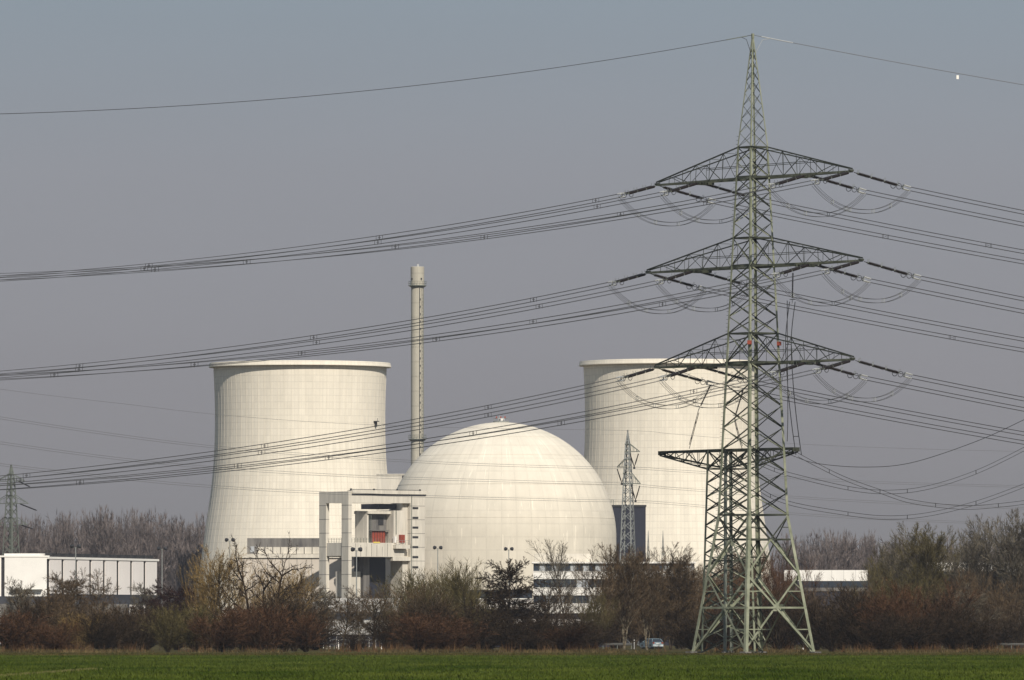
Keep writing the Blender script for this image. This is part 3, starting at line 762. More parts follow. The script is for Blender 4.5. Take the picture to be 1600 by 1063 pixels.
def power_line(p, u, a, bq, length, label, grp, phase):
    t = thing('power_line', label, 'power line', p, 0, grp)
    fn = lambda s: u * s + Vector((0, 0, -a * s + bq * s * s))
    pts = polyline(fn, 0, length, 36)
    me = MB().tube(pts, 0.020, 4, False).mesh('conductor', M_wire)
    for o in offs(u): link('conductor', me, t, o)
    k = phase
    s_ = Vector((-u.y, u.x, 0))
    sp = MB()
    for dx in (-0.28, 0.28):
        c = u * dx - Vector((0, 0, a * dx * 0.7))
        sp.bar(c - s_ * 0.2 - Vector((0, 0, 0.24)), c - s_ * 0.2 + Vector((0, 0, 0.24)), 0.045)
        sp.bar(c + s_ * 0.2 - Vector((0, 0, 0.24)), c + s_ * 0.2 + Vector((0, 0, 0.24)), 0.045)
    sp.bar(-s_ * 0.2, s_ * 0.2, 0.04)
    me = sp.mesh('spacer', M_iron)
    while k < length:
        link('spacer', me, t, fn(k)); k += 36.0 if u.x < 0 else 42.0
    return t
def jumper(pa, pb, sag, label, grp='jumper loops under the crossarms', m=None, pw=2.3):
    mid = (pa + pb) / 2; t = thing('jumper_loop', label, 'jumper cable', mid, 0, grp)
    d = (pb - pa); d.z = 0; u = d.normalized()
    fn = lambda q: pa + (pb - pa) * q - Vector((0, 0, sag * (1 - abs(2 * q - 1) ** pw))) - mid
    me = MB().tube(polyline(fn, 0, 1, 22), 0.021, 4, False).mesh('conductor', m or M_wire)
    for o in offs(u): link('conductor', me, t, o)
    s_ = Vector((-u.y, u.x, 0)); sp = MB()
    for e_ in (-1, 1): sp.bar(s_ * 0.2 * e_ - Vector((0, 0, 0.23)), s_ * 0.2 * e_ + Vector((0, 0, 0.23)), 0.06)
    sp.bar(-s_ * 0.2 + Vector((0, 0, 0.2)), s_ * 0.2 + Vector((0, 0, 0.2)), 0.05); sp.bar(-s_ * 0.2 - Vector((0, 0, 0.2)), s_ * 0.2 - Vector((0, 0, 0.2)), 0.05)
    me = sp.mesh('spacer', M_galv)
    for q in (0.2, 0.38, 0.62, 0.8): link('spacer', me, t, fn(q))
    return t
ENDS = {}
for li, (nm, zb, zt_, L, inn) in enumerate(ARMS):
    for sd, x in (('outer left', -L), ('inner left', -inn), ('inner right', inn), ('outer right', L)):
        p = world_of(x, zb - 0.1)
        slL = 0.21 if 'outer' in sd else 0.23
        e1 = place_insulator(p + UL * 0.3, UL, slL, f'dark insulator string pulling left from the {sd} point of the {nm} crossarm')
        e2 = place_insulator(p + UR * 0.3, UR, 0.26, f'dark insulator string pulling right from the {sd} point of the {nm} crossarm')
        ph = 4 + (li * 9 + (x > 0) * 14 + (abs(x) < 12) * 7) % 30
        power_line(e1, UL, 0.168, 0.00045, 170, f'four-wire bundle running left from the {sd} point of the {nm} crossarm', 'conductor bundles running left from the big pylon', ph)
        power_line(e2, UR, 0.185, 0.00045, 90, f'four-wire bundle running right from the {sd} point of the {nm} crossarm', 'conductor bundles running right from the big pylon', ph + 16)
        jumper(e1 + Vector((0, 0, -0.15)), e2 + Vector((0, 0, -0.15)), 2.6, f'sagging jumper loop below the {sd} point of the {nm} crossarm')
        ENDS[(nm, sd)] = (e1, e2)
def earth_wire(u, a, bq, L, label, m):
    p = world_of(0, 66.65)
    t = thing('earth_wire', label, 'wire', p, 0, 'earth wires at the pylon peak')
    MB().tube(polyline(lambda s: u * s + Vector((0, 0, -a * s + bq * s * s)), 0, L, 40), 0.030, 4, False).obj('conductor', m, t)
    MB().tube(polyline(lambda s: u * s + Vector((0, 0, -a * s + bq * s * s)), 1.0, 4.6, 6), 0.055, 5).obj('clamp', M_clamp if u.x > 0 else M_galv_d, t)
    MB().tube([Vector((0, 0, -3)), u * 0.5 + Vector((0, 0, -1.6)), u * 1.1 + Vector((0, 0, -0.55)), u * 1.9 - Vector((0, 0, 0.36))], 0.03, 4).obj('bonding_wire', M_clamp if u.x > 0 else M_wire, t)
    return t
earth_wire(UL, 0.173, 0.00045, 190, 'single thin wire running left from the pylon peak', M_wire)
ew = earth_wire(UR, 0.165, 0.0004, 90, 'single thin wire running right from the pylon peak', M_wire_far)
s_ = 23.6
MB().box(UR * s_ - Vector((0, 0, 0.165 * s_ + 0.2)), (0.28, 0.1, 0.42), 0.3).obj('marker_tag', M_white, ew)

# ------------------------------------------------------------------ tap-off gantry pylon behind the big one
YT = 930.0; PT0 = Vector((WX(1138, YT), YT, 0))
tap = thing('tapping_pylon', 'shorter square lattice mast with one boom, standing behind the big pylon', 'pylon', PT0, ALPHA)
zT, zB = WZ(704, YT), WZ(733, YT)
tR = lambda z: 3.05 + (2.35 - 3.05) * z / zT
for k in range(4):
    leg(tap, 0, zT, k, 0.26, M_steel if k % 2 else M_galv_d, tR)
    MB().box((*corner(0, k, tR)[:2], -0.02), (0.6, 0.6, 0.25)).obj('footing', M_conc_old, tap)
n = 13
for i in range(n):
    for k in range(4):
        z0, z1 = zB * i / n, zB * (i + 1) / n
        face_bar(tap, corner(z0, k, tR), corner(z1, k + 1, tR), k, 0.11, inset=0.03)
        face_bar(tap, corner(z1, k, tR), corner(z0, k + 1, tR), k, 0.11, inset=0.12, m=M_steel if i % 2 else None)
for z in (zB, zT, zB * 0.5):
    for k in range(4): face_bar(tap, corner(z, k, tR), corner(z, k + 1, tR), k, 0.14, 'strut')
for k in range(4):
    face_bar(tap, corner(zB, k, tR), corner(zT, k + 1, tR), k, 0.12); face_bar(tap, corner(zT, k, tR), corner(zB, k + 1, tR), k, 0.12, inset=0.13)
boom = link('boom', None, tap, (0, 0, 0)); LB = 12.0
for sy in (-1, 1):
    q = Vector((0, sy, 0)); s0 = tR(zT) / math.sqrt(2)
    for sx_ in (-1, 1):
        tip = Vector((sx_ * LB, sy * 0.35, zT)); a_ = Vector((0, sy * (s0 + 0.05), zT)); lo = Vector((sx_ * s0, sy * s0, zB)); tl = Vector((sx_ * LB, sy * 0.35, zT - 0.35))
        sub(MB().angle(a_, tip, q, 0.26, 0.03), 'top_chord', boom); sub(MB().angle(lo, tl, q, 0.17, 0.025), 'bottom_chord', boom)
        n = 6; tp = [lerp(Vector((sx_ * s0, sy * s0, zT)), tip, i / n) for i in range(n + 1)]; bt = [lerp(lo, tl, i / n) for i in range(n + 1)]
        for i in range(n):
            if i: sub(MB().angle(tp[i], bt[i], q, 0.07, 0.015), 'post', boom)
            sub(MB().angle(tp[i + i % 2], bt[i + 1 - i % 2], q, 0.09, 0.015), 'diagonal', boom)
            if sy > 0:
                sub(MB().bar(tp[i], (tp[i + 1].x, -tp[i + 1].y, tp[i + 1].z), 0.06), 'cross_bar', boom); sub(MB().bar(bt[i], (bt[i + 1].x, -bt[i + 1].y, bt[i + 1].z), 0.06), 'cross_bar', boom)
for sx_ in (-1, 1): sub(MB().box((sx_ * LB, 0, zT - 0.1), (0.25, 0.95, 0.45)), 'end_plate', boom)
def tap_world(x, z, y=0): return PT0 + Vector((x * math.cos(ALPHA) - y * math.sin(ALPHA), x * math.sin(ALPHA) + y * math.cos(ALPHA), z))

# vertical insulators and downleads
def rod_insulator(pa, pb, label):
    L_ = (pb - pa).length; pf = []; m_ = int(L_ / 0.15)
    for k in range(m_):
        x = 0.1 + k * (L_ - 0.2) / m_; pf += [(0.05, x), (0.10, x + 0.04), (0.10, x + 0.07), (0.05, x + 0.1)]
    t = thing('hanging_insulator', label, 'insulator', pa, 0, 'hanging insulators between pylon and boom')
    d = (pb - pa).normalized(); q = Vector((1, 0, 0)).rotation_difference(d)
    o = MB().lathe(pf, 8, axis='x').obj('porcelain_rod', M_porc, t); o.rotation_mode = 'QUATERNION'; o.rotation_quaternion = q
    o = MB().tube([(L_, 0.28 * math.cos(a), 0.28 * math.sin(a)) for a in [2 * PI * k / 14 for k in range(15)]], 0.03, 4).obj('grading_ring', M_iron, t); o.rotation_mode = 'QUATERNION'; o.rotation_quaternion = q
    o = MB(); o.bar((L_, 0, 0), (L_ + 0.4, 0, 0), 0.06); o.bar((L_ + 0.4, -0.35, 0), (L_ + 0.4, 0.35, 0), 0.07); o = o.obj('clamp', M_galv, t); o.rotation_mode = 'QUATERNION'; o.rotation_quaternion = q
def bundle(name, label, cat, pts, sep=0.22, r=0.022, grp=None, sp=6, m=None, flat=False):
    """four (or two) parallel wires through the given points"""
    n = len(pts); P = [Vector(p) for p in pts]; o0 = P[0]
    t = thing(name, label, cat, o0, 0, grp)
    fine_ = []
    for i in range(n - 1):
        p0, p1, p2, p3 = P[max(i - 1, 0)], P[i], P[i + 1], P[min(i + 2, n - 1)]
        for j in range(8):
            q = j / 8.0
            fine_.append(0.5 * ((2 * p1) + (p2 - p0) * q + (2 * p0 - 5 * p1 + 4 * p2 - p3) * q * q + (3 * p1 - p0 - 3 * p2 + p3) * q ** 3) - o0)
    fine_.append(P[-1] - o0)
    me = MB().tube(fine_, r, 4, False).mesh('conductor', m or M_wire)
    d = P[-1] - P[0]
    if flat == 1: ofs = [Vector((0, 0, 0))]
    elif flat == 2: ofs = [Vector((0, 0, sep)), Vector((0, 0, -sep))]
    elif abs(d.z) > abs(d.x) + abs(d.y): ofs = [Vector((a, b_, 0)) for a in (-sep, sep) for b_ in (-sep * 1.2, sep * 1.2)]
    else: ofs = [Vector((0, a, b_)) for a in (-sep, sep) for b_ in (-sep, sep)]
    for o in ofs: link('conductor', me, t, o)
    if sp and flat != 1:
        s = MB()
        if len(ofs) == 4:
            for i_, j_ in ((0, 1), (1, 3), (3, 2), (2, 0)): s.bar(ofs[i_], ofs[j_], 0.05)
        else: s.bar(ofs[0], ofs[1], 0.06)
        sm = s.mesh('spacer', M_iron)
        for i in range(sp, len(fine_) - 1, sp): link('spacer', sm, t, fine_[i])
    return t
YL = 918.0
rod_insulator(W(1111, 600, 922), W(1094, 636, 922), 'thin leaning insulator rod hanging left of the big pylon above the boom')
rod_insulator(W(1162, 606, 926), W(1149, 650, 926), 'thin insulator rod hanging behind the big pylon legs above the boom')
rod_insulator(W(1239, 425, 905), W(1238, 468, 905), 'vertical insulator rod under the right side of the middle crossarm')
bundle('holding_wire', 'thin wire holding the leaning insulator rod left of the pylon', 'wire', [W(1050, 575, 925), W(1111, 598, 922), W(1150, 600, 922)], flat=1)
bundle('downlead', 'slanting four-wire downlead from the leaning rod to the boom, left of the pylon', 'downlead', [W(1092, 642, 922), W(1085, 668, 926), W(1077, 698, 930)], 0.22, 0.032, grp='downleads to the boom')
bundle('downlead', 'four-wire downlead ending on the boom between the pylon legs', 'downlead', [W(1148, 656, 926), W(1153, 676, 928), W(1160, 700, 930)], 0.22, 0.032, grp='downleads to the boom')
bundle('downlead', 'long vertical four-wire downlead right of the big pylon shaft', 'downlead', [W(1238, 472, 905), W(1232, 530, 908), W(1235, 600, 912), W(1241, 660, 915), W(1248, 711, 917)], 0.30, 0.030, grp='downleads to the boom', sp=9)
for k, (x0, y0, x1, y1) in enumerate(((1231, 468, 1233, 560), (1231, 640, 1230, 690),)):
    pass
bundle('holding_wire', 'thin straight wire with small crossbars right beside the pylon leg', 'wire', [W(1230, 470, 906), W(1230.5, 560, 906), W(1231, 648, 906), W(1230, 690, 906)], flat=1, r=0.04)
# cables leaving the boom to the right in deep sags
def strung(label, pts, Y0, Y1, four=True, r=0.022):
    x0, x1 = pts[0][0], pts[-1][0]
    P = [W(x, y, Y0 + (Y1 - Y0) * (x - x0) / (x1 - x0)) for x, y in pts]
    return bundle('slack_cable', label, 'cable', P, 0.2, r, 'slack cables leaving the boom', 12, flat=False if four else 1)
strung('slack cable bundle dropping steeply from the right end of the boom', [(1247, 711), (1275, 726), (1320, 748), (1375, 768), (1425, 784), (1500, 793), (1560, 790), (1640, 780)], 920, 900)
strung('slack cable bundle with its lowest point right of the pylon, middle one of three', [(1160, 712), (1195, 728), (1232, 741), (1325, 763), (1387, 769), (1450, 762), (1525, 738), (1600, 702), (1640, 680)], 928, 900)
strung('lowest slack cable bundle right of the pylon, just above the bare trees', [(1120, 706), (1180, 760), (1232, 786), (1325, 803), (1387, 809), (1450, 804), (1525, 786), (1600, 759), (1640, 742)], 930, 905)
strung('single thin slack wire rising to the right edge above the slack bundles', [(1200, 703), (1232, 710), (1275, 724), (1350, 730), (1425, 723), (1525, 690), (1600, 656), (1640, 635)], 926, 900, False, 0.032)

# ------------------------------------------------------------------ smaller pylons
def small_pylon(name, label, px, Y, ytop, widths, m, rz, arms, lw=0.16, bw=0.07, npan=22):
    """widths: list of (photo y, half width in photo px)"""
    p = F / Y; X0 = WX(px, Y)
    t = thing(name, label, 'pylon', (X0, Y, 0), rz)
    H = WZ(ytop, Y)
    tab = sorted([(WZ(y, Y), hw / p) for y, hw in widths])
    tab = [(0, tab[0][1] + (tab[0][1] - tab[1][1]) / (tab[1][0] - tab[0][0]) * tab[0][0])] + tab
    def Rf(z):
        for (z0, r0), (z1, r1) in zip(tab, tab[1:]):
            if z <= z1: return r0 + (r1 - r0) * (z - z0) / (z1 - z0)
        return tab[-1][1]
    for k in range(4):
        sx_, sy_ = ((1, -1), (1, 1), (-1, 1), (-1, -1))[k]; b = MB()
        zs = [z for z, _ in tab]
        for z0, z1 in zip(zs, zs[1:]):
            b.plate(corner(z0, k, Rf), corner(z1, k, Rf), Vector((-sx_, 0, 0)), Vector((0, -sy_, 0)), lw, 0.03, lw / 2, 0.015)
            b.plate(corner(z0, k, Rf), corner(z1, k, Rf), Vector((-sx_, 0, 0)), Vector((0, -sy_, 0)), 0.03, lw - 0.03, 0.015, lw / 2)
        b.obj('leg', m, t)
    zs = [0]
    while zs[-1] < H * 0.97 and len(zs) < 60: zs.append(min(H * 0.985, zs[-1] + max(0.5, Rf(zs[-1]) * 1.25)))
    for i in range(len(zs) - 1):
        for k in range(4):
            b = MB(); n_ = NRM[k]
            b.angle(corner(zs[i], k, Rf), corner(zs[i + 1], k + 1, Rf), n_, bw, 0.02); b.angle(corner(zs[i + 1], k, Rf) - n_ * 0.08, corner(zs[i], k + 1, Rf) - n_ * 0.08, n_, bw, 0.02)
            b.obj('brace', m, t)
    for ya, dx, hgt in arms:       # dx in metres along local x
        z = WZ(ya, Y); s = Rf(z) / math.sqrt(2); sg = 1 if dx > 0 else -1
        a = link('crossarm', None, t, (0, 0, 0)); tip = Vector((dx, 0, z))
        for sy in (-1, 1):
            sub(MB().bar((-sg * s, sy * s, z), tip, 0.14), 'bottom_chord', a, M_galv_d)
            sub(MB().bar((sg * Rf(z + hgt) / 1.414, sy * Rf(z + hgt) / 1.414, z + hgt), tip, 0.11), 'top_chord', a, M_galv_d)
            for q in (0.35, 0.68):
                sub(MB().bar(lerp(Vector((sg * s, sy * s, z)), tip, q), lerp(Vector((sg * s, sy * s, z + hgt)), tip, q), 0.06), 'post', a, M_galv_d)
        sub(MB().bar((-s, -s, z + hgt), (s, -s, z + hgt), 0.1), 'strut', a, M_galv_d)
    return t, Rf
YQ = 1560.0; pq = F / YQ
sp1, Rf1 = small_pylon('slender_pylon', 'slender grey lattice pylon with staggered arms before the right cooling tower', 981, YQ, 672, [(672, 0.5), (697, 5.0), (735, 7.6), (790, 10.5), (850, 13)], M_galv, math.radians(-20),
                       [(706, 19 / pq * 1.05, 2.3 * 0.62), (730, -17 / pq * 1.05, 1.4), (756, 20 / pq * 1.05, 1.9)], 0.20, 0.09)
for i, (ya, xa, xv, yv, wd) in enumerate(((706, 998, 991, 730, 'top right'), (730, 964, 971.5, 755, 'left'), (756, 1000, 993, 782, 'lower right'))):
    t = thing('v_insulator', f'V-shaped insulator pair under the {wd} arm of the slender pylon', 'insulator', W(xv, yv, YQ), 0, 'V insulators on the slender pylon')
    vx = xv + (xv - xa) * 1.0
    for x in (xa, vx):
        d = W(x, ya + 2, YQ) - W(xv, yv, YQ); MB().tube([d * 0.02, d * 0.3, d * 0.32, d * 0.95], [0.05, 0.13, 0.13, 0.10], 6).obj('insulator_rod', M_porc, t)
    MB().b2(-0.2, 0.2, -0.1, 0.1, -0.35, 0.05).obj('clamp', M_iron, t)
def line_through(label, pts, Ys, r, twin, grp='lines of the slender pylon'):
    r *= 0.8
    x0, x1, xm = pts[0][0], pts[-1][0], 981
    def yy(x): return Ys[0] + (Ys[1] - Ys[0]) * (x - x0) / (xm - x0) if x < xm else Ys[1] + (Ys[2] - Ys[1]) * (x - xm) / (x1 - xm)
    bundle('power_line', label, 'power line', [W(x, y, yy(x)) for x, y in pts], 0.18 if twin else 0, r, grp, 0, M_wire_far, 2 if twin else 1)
YY = (1380, YQ, 1760)
line_through('faint twin wire hung from the top right arm of the slender pylon', [(-60, 642), (0, 653), (160, 677), (320, 697), (500, 712), (700, 724), (900, 730.5), (991, 731.5), (1060, 736), (1240, 747), (1400, 755), (1660, 762)], YY, 0.033, True)
line_through('faint twin wire hung from the left arm of the slender pylon', [(-60, 682), (0, 692), (130, 710), (262, 725), (420, 737), (600, 746), (850, 753.5), (972, 756.5), (1060, 764), (1240, 777), (1400, 786), (1660, 797)], YY, 0.033, True)
line_through('faint twin wire hung from the lower right arm of the slender pylon', [(-60, 716), (0, 726), (156, 744), (300, 758), (480, 769), (700, 777), (900, 782), (993, 783.5), (1060, 788), (1240, 803), (1400, 812), (1660, 822)], YY, 0.033, True)
line_through('hair-thin top wire passing over the peak of the slender pylon', [(-60, 600), (60, 616), (200, 632), (330, 647), (500, 660), (700, 668), (981, 673), (1060, 679), (1250, 694), (1450, 702), (1660, 707)], YY, 0.028, False)
YK = 1930.0
small_pylon('angle_pylon', 'green grey lattice pylon at the left edge rising above the white hall', 17, YK, 726, [(726, 1.0), (748, 6), (787, 9), (870, 14)], M_galv_d, math.radians(-35),
            [(752, 4.0, 1.6), (752, -4.5, 1.6), (787, 5.0, 1.9), (787, -5.5, 1.9), (820, 4.6, 1.7), (820, -5.0, 1.7)], 0.30, 0.13)
for (xa, ya, xb, yb, wd) in ((27, 751, 47, 761, 'top'), (30, 787, 58, 798, 'middle'), (32, 820, 52, 827, 'low')):
    t = thing('line_insulator', f'dark insulator slanting right from the {wd} arm of the left edge pylon', 'insulator', W(xa, ya, YK), 0, 'insulators of the left edge pylon')
    d = W(xb, yb, YK - 3) - W(xa, ya, YK); MB().tube([d * 0, d * 0.1, d * 0.9, d], [0.05, 0.15, 0.15, 0.05], 6).obj('insulator_rod', M_porc, t)
for i, (px, py, wd) in enumerate(((1013, 829, 'left'), (1036, 829, 'right'))):
    Y = 1850; t = thing('lightning_mast', f'small tapered lattice mast tip above the trees, the {wd} of two', 'mast', (WX(px, Y), Y, 0), 0.3, 'small masts before the right cooling tower')
    H = WZ(py, Y); b = MB()
    for k in range(4):
        c = corner(0, k, lambda z: 1.4); b.bar(c, (0, 0, H), 0.06)
    b.obj('leg', M_galv, t); b = MB()
    for j in range(16):
        z0, z1 = H * j / 17, H * (j + 1) / 17; rf = lambda z: 1.4 * (1 - z / H)
        for k in range(4): b.bar(corner(z0, k, rf), corner(z1, k + 1, rf), 0.04)
    b.obj('bracing', M_galv_d, t)

# ------------------------------------------------------------------ floodlight masts
for px, py, Y, wd in ((118, 855, 1650, 'in front of the white hall'), (253, 858, 1900, 'just right of the white hall end'), (359, 845, 1800, 'behind the big willow'), (557, 860, 1560, 'before the concrete frame'), (684, 857, 1900, 'left before the dome'), (795, 859, 1900, 'right of centre before the dome')):
    t = thing('floodlight_mast', 'slim lamp mast with twin round floodlights ' + wd, 'lamp mast', (WX(px, Y), Y, 0), 0, 'floodlight masts of the power station')
    H = WZ(py, Y)
    MB().tube([(0, 0, 0), (0, 0, H)], [0.16, 0.09], 8).obj('pole', M_galv, t)
    MB().bar((-0.75, 0, H - 0.1), (0.75, 0, H - 0.1), 0.08).obj('crossbar', M_galv_d, t)
    for s in (-1, 1):
        o = MB().lathe([(0.01, 0.25), (0.30, 0.25), (0.46, -0.15), (0.40, -0.2), (0.01, -0.15)], 12).obj('floodlight', M_iron, t, loc=(s * 0.72, -0.1, H + 0.2)); o.rotation_euler = (math.radians(60), 0, s * 0.5)

# ------------------------------------------------------------------ car, posts, rails along the road
def make_car():
    Y = 1196; t = thing('parked_car', 'pale blue silver hatchback seen from behind on the road left of the pylon', 'car', (WX(1018, Y), Y, 0.03), math.atan2(0.9, -0.43))
    paint = mat('silver_blue_paint', (0.24, 0.32, 0.36), 0.3, metal=0.3, spec=0.6)
    rubber = mat('rubber', (0.02, 0.02, 0.02), 0.8)
    pf = [(-2.0, 0.30), (-2.03, 0.62), (-1.95, 0.95), (-1.9, 1.0), (1.05, 0.98), (1.75, 0.84), (1.95, 0.68), (2.0, 0.35), (1.9, 0.22), (-1.9, 0.22)]
    b = MB()
    n = len(pf); cols = [(-0.86, 0.05), (-0.84, 0.0), (0.84, 0.0), (0.86, 0.05)]
    for y, ins in ((-0.84, 1), (0.84, 1)): pass
    b.poly([(x, -0.85, z) for x, z in pf], (0, 1.70, 0)); b.obj('body', paint, t)
    g = MB(); lo = [(-1.92, 0.98), (1.05, 0.97)]; 
    vs = [(-1.95, -0.83, 0.96), (1.1, -0.83, 0.96), (1.1, 0.83, 0.96), (-1.95, 0.83, 0.96), (-1.55, -0.60, 1.40), (0.15, -0.60, 1.40), (0.15, 0.60, 1.40), (-1.55, 0.60, 1.40)]
    g.add(vs, [(0, 1, 5, 4), (1, 2, 6, 5), (2, 3, 7, 6), (3, 0, 4, 7), (4, 5, 6, 7)]); g.obj('window_band', M_glass, t)
    r = MB(); r.add([(-1.60, -0.62, 1.39), (0.2, -0.62, 1.39), (0.2, 0.62, 1.39), (-1.60, 0.62, 1.39), (-1.35, -0.5, 1.46), (0.0, -0.5, 1.46), (0.0, 0.5, 1.46), (-1.35, 0.5, 1.46)], [(0, 1, 5, 4), (1, 2, 6, 5), (2, 3, 7, 6), (3, 0, 4, 7), (4, 5, 6, 7), (3, 2, 1, 0)]); r.obj('roof', paint, t)
    for sy in (-1, 1):
        for (xa, xb) in ((-1.93, -1.57), (-0.55, -0.50), (1.08, 0.17)):
            MB().bar((xa, sy * 0.84, 0.96), (xb, sy * 0.62, 1.41), 0.09).obj('pillar', paint, t)
        MB().box((-2.01, sy * 0.68, 0.84), (0.08, 0.26, 0.24)).obj('tail_light', M_red, t)
        MB().box((0.75, sy * 0.93, 1.0), (0.14, 0.16, 0.13)).obj('mirror', paint, t)
        for x in (-1.28, 1.25):
            w = MB().lathe([(0.01, -0.11), (0.22, -0.11), (0.30, -0.11), (0.31, -0.06), (0.31, 0.06), (0.30, 0.11), (0.01, 0.11)], 18).obj('wheel', rubber, t, loc=(x, sy * 0.79, 0.31)); w.rotation_euler = (PI / 2, 0, 0)
            c = MB().lathe([(0.01, sy * -0.125), (0.19, sy * -0.12), (0.19, sy * -0.10)], 14).obj('hubcap', M_galv, w)
    MB().box((-2.04, 0, 0.47), (0.14, 1.66, 0.24)).obj('rear_bumper', mat('pale_bumper', (0.5, 0.55, 0.56), 0.5), t)
    MB().box((-2.03, 0, 0.76), (0.05, 0.52, 0.12)).obj('number_plate', M_white, t)
    MB().box((2.0, 0, 0.42), (0.12, 1.6, 0.2)).obj('front_bumper', paint, t)
make_car()
for px, Y, wd in ((991, 1160, 'just left of the parked car'), (1255, 1150, 'by the right foot of the big pylon'), (1372, 1130, 'below the dark hedge right of the pylon'), (1442, 1140, 'in front of the right hedge, further right'), (529, 1150, 'in the hedge gap left of centre'), (596, 1150, 'among dark bushes right of the hedge gap')):
    t = thing('delineator_post', 'small white roadside marker post ' + wd, 'marker post', (WX(px, Y), Y, 0), 0, 'white marker posts along the road')
    MB().b2(-0.06, 0.06, -0.05, 0.05, 0, 1.35).obj('post', M_white, t)
    MB().b2(-0.065, 0.065, -0.055, 0.055, 1.0, 1.18).obj('reflector_band', M_iron, t)
def guard_rail(px0, px1, Y, label):
    t = thing('guard_rail', label, 'guard rail', (WX(px0, Y), Y, 0), 0, 'guard rails along the road')
    L_ = WX(px1, Y) - WX(px0, Y)
    b = MB(); b.b2(0, L_, -0.02, 0.02, 0.55, 0.64); b.b2(0, L_, -0.06, -0.02, 0.64, 0.74); b.b2(0, L_, -0.02, 0.02, 0.74, 0.86); b.obj('rail', mat('tarnished_zinc', (0.085, 0.085, 0.08), 0.7), t)
    pm = MB().b2(-0.05, 0.05, 0.03, 0.12, 0, 0.8).mesh('post', M_galv_d)
    for k in range(int(L_ / 2) + 1): link('post', pm, t, (k * 2, 0, 0))
guard_rail(920, 988, 1185, 'low grey guard rail left of the parked car')
guard_rail(1558, 1660, 1185, 'low grey guard rail at the right edge of the road')
guard_rail(500, 575, 1185, 'low guard rail in the hedge gap left of centre')
t = thing('yard_fence', 'pale post and rail fence in the hedge gap left of centre', 'fence', (WX(505, 1230), 1230, 0))
for k in range(9): MB().b2(k * 0.95, k * 0.95 + 0.07, 0, 0.07, 0, 1.5 + (k % 3) * 0.15).obj('post', M_white, t)
for z in (0.7, 1.25): MB().b2(0, 8, 0.1, 0.14, z, z + 0.08).obj('rail', M_galv, t)

# ------------------------------------------------------------------ trees
def rot_off(d, ang, az):
    up = Vector((0, 0, 1)) if abs(d.z) < 0.95 else Vector((1, 0, 0))
    u = d.cross(up).normalized(); v = u.cross(d)
    return (d * math.cos(ang) + (u * math.cos(az) + v * math.sin(az)) * math.sin(ang)).normalized()
def grow(seed, stems, spread, levels, trop, wob, tw, split=2, tlen=1.0, start=0.2, flat=0.0, lean=0.0, rad0=None, tips=3):
    """unit-height tree. levels: list of (children, angle, length ratio, segments). returns wood MB, twig MB"""
    r = random.Random(seed); wood, twig = MB(), MB()
    zmax = [0.01]
    def branch(p, d, L, rad, lv):
        kids, ang, ratio, nseg = levels[lv] if lv < len(levels) else (0, 0, 0, 1)
        if lv >= split and nseg == 1:
            q = p + d * L; w = rad
            a = r.uniform(0, 2 * PI); s = rot_off(d, PI / 2, a) * w
            n0 = len(twig.v); twig.v += [tuple(p - s), tuple(p + s), tuple(q)]; twig.f.append((n0, n0 + 1, n0 + 2))
            zmax[0] = max(zmax[0], q.z); return
        pts = [p]; dirs = [d]
        for i in range(nseg):
            d = (d + Vector((r.gauss(0, wob), r.gauss(0, wob), r.gauss(0, wob) + trop * (1 if flat == 0 else 1))) * (1.0 / max(1, nseg) * 2)).normalized()
            if flat and lv >= 1: d = Vector((d.x, d.y, d.z * (1 - flat))).normalized()
            p = p + d * (L / nseg); pts.append(p); dirs.append(d)
        zmax[0] = max(zmax[0], p.z)
        if lv < split:
            wood.tube(pts, [max(rad * (1 - 0.75 * i / nseg), 0.0012) for i in range(nseg + 1)], 5 if lv == 0 else 3, False)
        else:
            for i in range(nseg):
                s = rot_off(dirs[i], PI / 2, r.uniform(0, 2 * PI)) * rad * (1 - 0.6 * i / nseg)
                n0 = len(twig.v); twig.v += [tuple(pts[i] - s), tuple(pts[i] + s), tuple(pts[i + 1] + s * 0.6), tuple(pts[i + 1] - s * 0.6)]
                twig.f.append((n0, n0 + 1, n0 + 2, n0 + 3))
        if lv + 1 < len(levels) + 1 and kids:
            az = r.uniform(0, 2 * PI)
            for k in range(kids):
                q = start + (1 - start) * (k + r.random()) / kids if lv == 0 else 0.12 + 0.88 * (k + r.random()) / kids
                f_ = q * nseg; i = min(nseg - 1, int(f_)); pp = pts[i].lerp(pts[i + 1], f_ - i)
                az += 2.4 + r.gauss(0, 0.4)
                nd = rot_off(dirs[i], ang * r.uniform(0.6, 1.3), az)
                nl = L * ratio * r.uniform(0.6, 1.25) * (1.05 - 0.30 * q)
                branch(pp, nd, nl, max(rad * 0.55 * (1 - 0.5 * q), tw if lv + 1 < len(levels) else tw), lv + 1)
            for k in range(tips):
                branch(pts[-1], rot_off(dirs[-1], ang * r.uniform(0.3, 1.1), az + 2.1 * k), L * ratio * r.uniform(0.5, 0.8), max(rad * 0.4, tw), lv + 1)
    for s in range(stems):
        a = 2 * PI * s / stems + r.uniform(-0.5, 0.5); l = r.uniform(0.2, 1) * spread
        d0 = Vector((math.cos(a) * l + lean, math.sin(a) * l, 1)).normalized()
        branch(Vector((math.cos(a) * 0.05 * spread * r.random(), math.sin(a) * 0.05 * spread * r.random(), 0)), d0, 0.75 * tlen * r.uniform(0.75, 1.1), rad0 or (0.016 if stems == 1 else 0.008), 0)
    k = 1 / zmax[0]
    xs = sorted(abs(v[0]) for v in twig.v) or [1]
    hw = max(0.05, xs[int(len(xs) * 0.97)]) * k
    for b in (wood, twig): b.v = [(v[0] * k, v[1] * k, v[2] * k) for v in b.v]
    return wood, twig, hw
